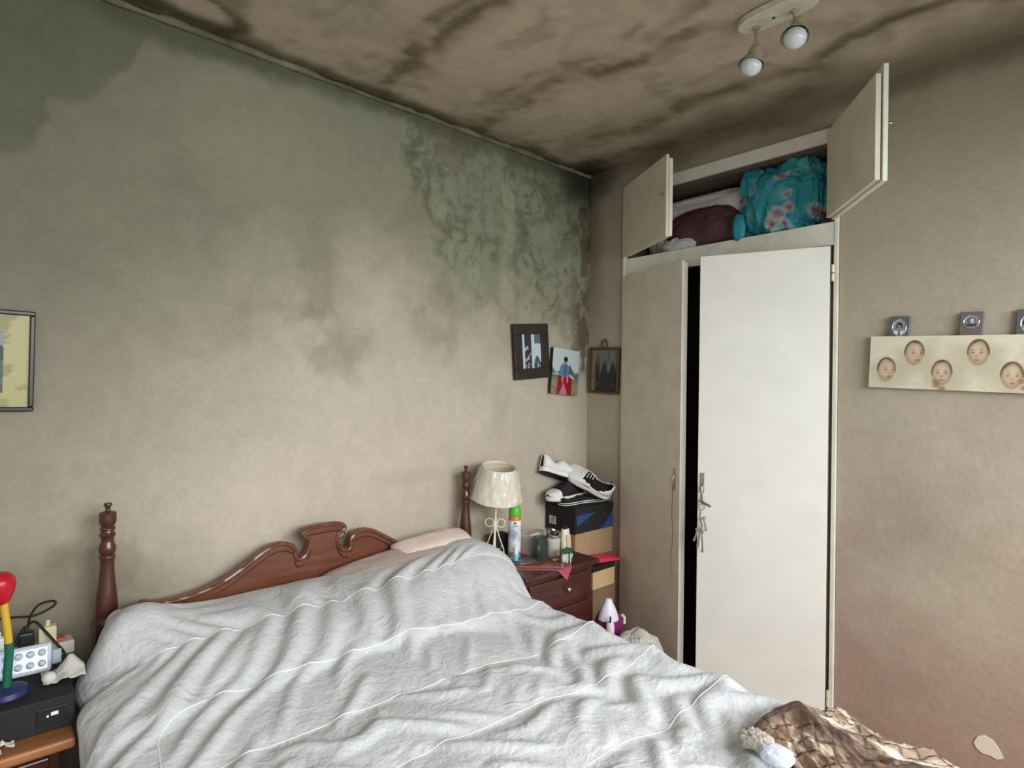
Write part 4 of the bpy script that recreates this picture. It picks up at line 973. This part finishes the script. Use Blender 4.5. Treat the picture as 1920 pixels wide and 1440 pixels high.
def kidpic(kind):
    def fn(u, v):
        c = np.zeros(u.shape+(3,))+np.array([126, 136, 148.]); d = np.hypot((u-.5)/.5, (v-.5)/.5); c = lerp(c, [150, 168, 186], (v < .35)*.6)
        if kind == 0:
            c = lerp(c, [46, 48, 54], (np.hypot((u-.5)/.24, (v-.40)/.22) < 1)*1.0); c = lerp(c, [150, 128, 118], (np.hypot((u-.5)/.15, (v-.50)/.19) < 1)*1.0); c = lerp(c, [214, 214, 220], (v > .70)*(np.abs(u-.5) > .22*(1-v)*1.4)*1.0); c = lerp(c, [60, 64, 76], (v > .72)*(np.abs(u-.5) < .06)*.9)
        elif kind == 1:
            c = lerp(c, [84, 92, 104], (np.hypot((u-.5)/.30, (v-.42)/.3) < 1)*.8); c = lerp(c, [196, 196, 204], (np.hypot((u-.55)/.13, (v-.45)/.22) < 1)*.9); c = lerp(c, [54, 54, 52], (v > .70)*.9); c = lerp(c, [116, 104, 90], (v > .86)*.9)
        else:
            c = lerp(c, [44, 40, 56], (np.hypot((u-.5)/.4, (v-.45)/.3) < 1)*.9); c = lerp(c, [170, 150, 146], (np.hypot((u-.5)/.2, (v-.52)/.2) < 1)*.9); c = lerp(c, [206, 204, 212], (v > .78)*.9)
        return c
    return fn
m_silver = mat('pewter_frame', rgb(128, 132, 136), .35, metal=.7, noise=(30, .2)); m_frside = mat('grey_brown_frame', rgb(112, 104, 100), .45, noise=(30, .15))
for k, (yc, zb, w_, h_, lb_, fm_) in enumerate([(-1.4895, 1.5595, .064, .083, 'small pewter frame with oval portrait at the left end of the baby canvas', m_silver), (-1.699, 1.552, .064, .090, 'small brownish frame with round photo above the second upper baby face', m_frside), (-1.848, 1.547, .066, .092, 'small grey frame with oval photo at the right edge of the picture', m_silver)]):
    t = thing('framed_photo', lb_, 'framed photo', (-.0125, yc, zb), (R(-4), 0, R(-90)), group='little frames on the baby canvas')
    t.rotation_euler = (Matrix.Rotation(R(-90), 3, 'Z') @ Matrix.Rotation(R(-4), 3, 'X') @ Matrix.Rotation(R(2), 3, 'Y')).to_euler()
    MB().box(-w_/2, w_/2, -.010, 0, 0, h_).build('frame', fm_, t, bevel=.002)
    rx, rz = (.0215, .030) if k != 1 else (.021, .021); zc = h_*.50 if k != 1 else h_*.63
    # oval picture
    n = 30; rr_ = np.linspace(0, 1, 14); tt = np.linspace(0, 2*np.pi, n+1); RR, TT = np.meshgrid(rr_, tt, indexing='ij'); X = RR*np.cos(TT)*rx; Z = RR*np.sin(TT)*rz
    c = lina(kidpic(k)(X/rx/2+.5, .5-Z/rz/2)).reshape(-1, 3)
    MB().grid(np.stack([X, np.full_like(X, -.0106), Z+zc], -1)).build('print', m_print, t, colors=c, fix=False)
    MB().tube([(rx*math.cos(a_), -.0105, zc+rz*math.sin(a_)) for a_ in np.linspace(0, 6.283, 32)[:-1]], .0016, 6, True).build('oval_rim', m_chrome, t, smooth=True)

# ================================================================ keys and cord on the wardrobe doors
def on_right_door(a, o_, z):   # a metres from the hinge along the leaf, o_ metres out of it
    M_ = d1.matrix_local; v = Matrix.Translation(W.location) @ M_ @ Vector((-.016-o_, a, z)); return tuple(v)
bpy.context.view_layer.update()
KB = thing('key_bunch', 'bunch of steel keys hanging from the handle of the cream wardrobe door', 'keys', on_right_door(.470, .018, .885))
KB.rotation_euler = (0, 0, R(21.5))
MB().tube([(-.008, .013*math.cos(t), .013*math.sin(t)-.014) for t in np.linspace(0, 6.283, 24)[:-1]], .0016, 6, True).build('key_ring', m_metal, KB, smooth=True)
MB().tube([(-.008, .002, -.028), (-.010, .006, -.06), (-.006, -.004, -.09), (-.008, 0, -.115)], .0034, 8).build('chain', m_metal, KB, smooth=True)
for k, (dy, rot, L2, dz) in enumerate([(.004, 6, .075, -.110), (-.010, -14, .055, -.060), (.012, 16, .052, -.108), (-.004, -4, .085, -.118)]):
    kk = MB(); kk.lathe([(.010, -.001), (.010, .001)], 16, E(90, 0, 90), sy=.8); kk.box(-.001, .001, -.0032, .0032, -L2, -.008).box(-.001, .001, .0032, .0075, -L2+.002, -L2+.008).box(-.001, .001, .0032, .0065, -L2+.012, -L2+.016)
    kk.build('key', m_metal, KB, loc=(-.010-.003*k, dy, dz), rot=(R(rot), 0, R(20)))
CRD = MB().tube(dense([(0, 0, 0), (-.002, .001, -.10), (-.001, -.003, -.20), (-.002, .002, -.29), (-.001, .004, -.345), (-.001, -.004, -.375)], 3), .0019, 6).build('cord', mat('red_cord', rgb(150, 62, 46), .7), smooth=True)
v = Matrix.Translation(W.location) @ d2.matrix_local @ Vector((-.028, -.446, .92)); CRD.location = v
tag(CRD, 'thin red cord hanging from the left wardrobe door', 'cord')

# ================================================================ left bedside table and its clutter
m_wood_o = mat('orange_brown_wood', rgb(168, 112, 70), .45, noise=(6, .3), stretch=(1, 8, 8), spec=.4)
N2 = thing('bedside_table', 'orange-brown wooden bedside table under the black media box', 'table', (-2.545, -.24, 0))
ln(MB().box(-2.76, -2.322, -.462, -.02, .528, .552), 'top', m_wood_o, N2, bevel=.006)
ln(MB().box(-2.74, -2.345, -.40, -.03, .12, .528), 'body', m_night, N2, bevel=.003)
for z0, z1 in ((.34, .50), (.15, .32)):
    d_ = ln(MB().box(-2.72, -2.365, -.414, -.400, z0, z1), 'drawer', m_night, N2, bevel=.004)
    k_ = ln(MB().lathe([(.006, 0), (.005, .006), (.010, .012), (.011, .017), (.001, .022)], 14, aim((-2.54, -.414, (z0+z1)/2), (0, -1, 0))), 'knob', bpy.data.materials['knob_brass'], N2, smooth=True); k_.parent = d_
for x in (-2.72, -2.365):
    for y in (-.38, -.05): ln(MB().box(x-.018, x+.018, y-.018, y+.018, 0, .12), 'leg', m_night, N2, bevel=.004)
X_ = thing('media_box', 'black media player box on the orange-brown bedside table', 'player', (-2.53, -.255, .552))
MB().box(-.205, .212, -.150, .150, .004, .080).build('body', m_blackmatt, X_, bevel=.004)
for x in (-.17, .18):
    for y in (-.12, .12): MB().lathe([(.012, 0), (.012, .004)], 12, T(x, y, 0)).build('foot', m_black, X_)
MB().box(.140, .196, -.1535, -.150, .020, .060).build('front_panel', m_black, X_, bevel=.001)
MB().box(.166, .180, -.1545, -.1534, .042, .050).build('paper_label', m_wplastic, X_); MB().box(.158, .162, -.1545, -.1534, .040, .045).build('light_dot', m_wplastic, X_)
# battery lantern bar with LEDs
E_ = thing('emergency_light', 'flat rechargeable lantern bar with rows of clear LEDs leaning on the black box', 'lantern', (-2.452, -.232, .634), (R(-22), 0, R(-5)))
MB().box(-.10, .102, -.006, .020, .0, .070).build('housing', mat('bluish_white_plastic', rgb(190, 196, 212), .35), E_, bevel=.006)
MB().box(-.092, .094, -.0075, -.006, .008, .062).build('reflector', mat('mirror_reflector', rgb(150, 157, 170), .38, metal=1), E_, bevel=.001)
m_led = mat('clear_led', rgb(226, 232, 246), .08, spec=.8, trans=.35)
for i in range(8):
    for j in range(2):
        MB().lathe([(.0085, 0), (.0080, .003), (.0060, .006), (.0025, .008), (.0003, .0084)], 12, aim((-.080+.0232*i, -.0075, .022+.026*j), (0, -1, 0))).build('led', m_led, E_, smooth=True)
MB().box(.102, .122, .000, .016, .014, .050).build('end_cap', mat('grey_end_cap', rgb(150, 160, 170), .4), E_, bevel=.003)
# child's desk lamp
Q_ = thing('desk_lamp', 'toy-coloured desk lamp with red shade, yellow and green neck and blue base', 'lamp', (-2.441, -.325, .632))
MB().lathe([(.040, 0), (.043, .005), (.040, .016), (.026, .022), (.0, .023)], 32).build('base', mat('navy_plastic', rgb(40, 46, 92), .35), Q_, smooth=True)
neck = dense([(0, 0, .022), (.002, 0, .06), (.004, 0, .10), (.003, 0, .125), (.000, 0, .16), (-.004, .001, .195), (-.008, .002, .235)], 5)
i0 = 15
MB().tube(neck[:i0+1], .0088, 12).build('lower_neck', mat('green_plastic_neck', rgb(24, 98, 78), .4), Q_, smooth=True)
mb = MB().tube(neck[i0:], [.0078+.0006*(i % 2) for i in range(len(neck)-i0)], 12); mb.build('upper_neck', mat('yellow_plastic_neck', rgb(206, 166, 50), .4), Q_, smooth=True)
MB().lathe([(.009, -.004), (.016, .004), (.026, .020), (.0315, .038), (.031, .052), (.024, .064), (.012, .070), (.0005, .071)], 28, aim((-.009, .002, .222), (-.16, .10, 1))).build('shade', mat('red_plastic', rgb(186, 22, 38), .3), Q_, smooth=True)
# power strip with plugs, sitting at the back of the black box
PS = thing('power_strip', 'off-white power strip with red switch behind the lantern bar', 'power strip', (-2.40, -.130, .6335), (0, 0, R(4)))
MB().box(-.16, .105, -.028, .028, 0, .034).build('body', mat('dusty_white_plastic', rgb(190, 182, 166), .5), PS, bevel=.004)
MB().box(.062, .088, -.013, .013, .033, .040).build('switch', mat('red_switch', rgb(190, 58, 50), .3), PS, bevel=.002)
for x in (-.12, -.06): MB().lathe([(.017, .0332), (.017, .0345), (.013, .0345), (.013, .0335)], 18, T(x, 0, 0), caps=False).build('socket', m_offw, PS, smooth=True)
def plug(name, label, loc, m, cat='plug', s=1):
    t = thing(name, label, cat, loc)
    MB().box(-.017*s, .017*s, -.014*s, .014*s, 0, .040*s).build('body', m, t, bevel=.005); MB().tube([(0, 0, .038*s), (.002, .004, .052*s)], .005*s, 8).build('strain_relief', m, t, smooth=True); return t
plug('plug', 'beige plug-in charger on the power strip', (-2.352, -.130, .6685), mat('beige_plastic', rgb(206, 196, 160), .5), s=1.15)
plug('plug', 'black plug adaptor on the power strip left of the beige charger', (-2.396, -.128, .6685), m_black, s=1.0)
plug('plug', 'white plug adaptor at the far left of the power strip', (-2.452, -.128, .6685), m_wplastic, s=1.0)
o = MB().box(-.03, .03, -.02, .02, 0, .058).build('red_carton', mat('red_card', rgb(150, 52, 40), .6), bevel=.003); o.location = (-2.505, -.185, .6335); tag(o, 'small red carton half hidden by the desk lamp neck', 'box')
m_cable = mat('black_cable', rgb(34, 32, 30), .6)
def cable(label, pts): return tag(MB().tube(dense(pts, 4), .0034, 6).build('cable', m_cable, smooth=True), label, 'cable')
cable('black cable looping up from the black plug against the wall', [(-2.393, -.122, .717), (-2.385, -.10, .742), (-2.366, -.085, .762), (-2.336, -.08, .763), (-2.332, -.08, .752), (-2.352, -.08, .740), (-2.38, -.085, .734), (-2.42, -.085, .740), (-2.47, -.07, .736), (-2.56, -.06, .71), (-2.62, -.06, .64)])
cable('black cable running down over the beige charger to the red switch', [(-2.392, -.118, .722), (-2.378, -.13, .732), (-2.358, -.152, .708), (-2.338, -.166, .678), (-2.322, -.178, .655), (-2.316, -.20, .640)])
cable('black cable running left behind the lantern bar', [(-2.398, -.120, .722), (-2.41, -.135, .705), (-2.425, -.160, .685), (-2.452, -.165, .672), (-2.49, -.150, .672), (-2.56, -.13, .66)])
TS = thing('tissue', 'crumpled grey-white tissue beside the comforter on the black box', 'tissue', (-2.332, -.300, .634))
n = 30; a = np.linspace(-1, 1, n); U, Vv = np.meshgrid(a, a, indexing='ij'); rr_ = np.hypot(U, Vv)
Zt = .040*np.exp(-((U-.35)**2+(Vv-.1)**2)*2.6)+.016*(fbm(U*2.5+4, Vv*2.5, 6)-.3)+.004*(fbm(U*7, Vv*7, 9)-.5)+.004
o = MB().grid(np.stack([U*.042, Vv*.038, np.maximum(Zt, .001)], -1)).build('sheet', mat('soft_paper', rgb(190, 188, 178), .9), TS, smooth=True); sd = o.modifiers.new('thick', 'SOLIDIFY'); sd.thickness = .0015; sd.offset = 1
MB().ball((-.030, -.024, .016), (.015, .014, .014), 16, 10).build('wad', mat('soft_white', rgb(206, 204, 198), .8), TS, smooth=True)
for k, (x, y, s_, lb_) in enumerate([(-2.452, -.432, 1.0, 'upper of two crumpled white paper scraps on the orange-brown table'), (-2.470, -.448, .8, 'lower of two crumpled white paper scraps at the front edge of the orange-brown table')]):
    U2, V2 = np.meshgrid(np.linspace(-1, 1, 14), np.linspace(-1, 1, 14), indexing='ij')
    Zp = .006+.030*s_*np.clip(fbm(U2*1.7+k*3, V2*1.7, 12+k), .1, 1)*(1-.5*U2**2)
    o = MB().grid(np.stack([U2*.022*s_, V2*.012*s_, Zp], -1)).build('scrap_paper', mat('paper_white', rgb(214, 210, 202), .85), smooth=True); o.location = (x, y, .552); tag(o, lb_, 'paper')
    sd = o.modifiers.new('thick', 'SOLIDIFY'); sd.thickness = .001

# ================================================================ clothes on the foot of the bed
def bed_top(x, y):
    d = (CP[..., 0]-x)**2+(CP[..., 1]-y)**2+np.where(CP[..., 2] < .45, 1, 0)
    i = np.unravel_index(np.argmin(d), d.shape); return CP[i][2]
n, m_ = 150, 120
U, Vv = np.meshgrid(np.linspace(0, 1, n), np.linspace(0, 1, m_), indexing='ij')
gx = -1.215+.36*U+.02*np.sin(Vv*9); gy = -1.525-.42*Vv+.02*np.sin(U*7)-.03*(U-.5)
base = np.zeros_like(gx)
sub = CP.reshape(-1, 3); sub = sub[sub[:, 2] > .40]
for i in range(0, n, 5):
    for j in range(0, m_, 5):
        d = (sub[:, 0]-gx[i, j])**2+(sub[:, 1]-gy[i, j])**2; q = np.argsort(d)[:12]; base[i, j] = .5*sub[q, 2].max()+.5*sub[q, 2].mean()
ii = np.arange(0, n, 5); jj = np.arange(0, m_, 5)
tmp = np.array([np.interp(np.arange(n), ii, base[ii, j]) for j in jj]); base = np.array([np.interp(np.arange(m_), jj, tmp[:, i]) for i in range(n)])
ed = np.clip(np.minimum(np.minimum(U, 1-U)*7, np.minimum(Vv, 1-Vv)*7), 0, 1)**.5
ridge = np.exp(-((U-.36-.12*(Vv-.2))/.13)**2)*np.exp(-((Vv-.10)/.40)**2)
ridge2 = np.exp(-((U-.62-.10*Vv)/.06)**2)*.5
gz = base+.017+ed*(1-.65*sstep(.45, .75, U))*(.012+.050*ridge+.014*ridge2+.020*(fbm(U*5+Vv*2, Vv*2.2, 5)-.45)+.012*(1-np.abs(fbm(U*9+2*Vv, Vv*3, 15)-.5)*4))
# net of dark lines over sandy and brown cloth
pu, pv = U*9+.35*(fbm(U*6, Vv*6, 3)-.5), Vv*9.5+.35*(fbm(U*6, Vv*6, 8)-.5)
l1 = np.abs((pu+pv) % 1.0-.5); l2 = np.abs((pu-pv*.9) % 1.0-.5)
c = np.zeros(U.shape+(3,))+np.array([160, 136, 116.]); c = lerp(c, [206, 188, 164], sstep(.5, .68, fbm(U*16, Vv*16, 5))); c = lerp(c, [120, 84, 60], sstep(.55, .7, fbm(U*12+3, Vv*12, 9))*.8)
c = lerp(c, [58, 42, 36], np.clip((1-sstep(.03, .09, l1))+(1-sstep(.03, .09, l2)), 0, 1)*.9)
stripe = U-.36-.10*(Vv-.2); bd = np.exp(-((stripe)/.11)**2); c = lerp(c, [66, 46, 36], bd*.85*sstep(.30, .6, fbm(U*26, Vv*5, 12)+.15)); c = lerp(c, [146, 118, 92], bd*sstep(.56, .7, fbm(U*30, Vv*4, 14))*.8)
c = lerp(c, [240, 228, 200], (1-sstep(.010, .035, np.abs(stripe-.17+.02*np.sin(Vv*11))))*.95)
GC = Vector((-1.03, -1.73, .60))
o = MB().grid(np.stack([gx-GC.x, gy-GC.y, gz-GC.z], -1)).build('dress', mat('patterned_viscose', (.4, .3, .25, 1), .75, attr='paint', bump=(120, .15), sheen=.1), smooth=True, fix=False, colors=lina(c).reshape(-1, 3))
o.location = GC; tag(o, 'brown and sand dress with dark net pattern heaped on the foot of the comforter', 'dress')
sd = o.modifiers.new('thick', 'SOLIDIFY'); sd.thickness = .004; sd.offset = 1
o = lump('lace_collar', mat('ivory_lace', rgb(176, 168, 156), .85, bump=(150, .5)), (-1.222, -1.548, .604), (.022, .034, .018), .25, 19, n=60, k=36, fold=8)
tag(o, 'small ivory lace lump beside the patterned dress on the comforter', 'cloth')
o = lump('white_cloth', mat('white_cloth', rgb(204, 210, 222), .85), (-1.238, -1.600, .602), (.028, .032, .016), .10, 23, n=60, k=36, fold=7)
tag(o, 'folded white cloth in front of the patterned dress on the comforter', 'cloth')
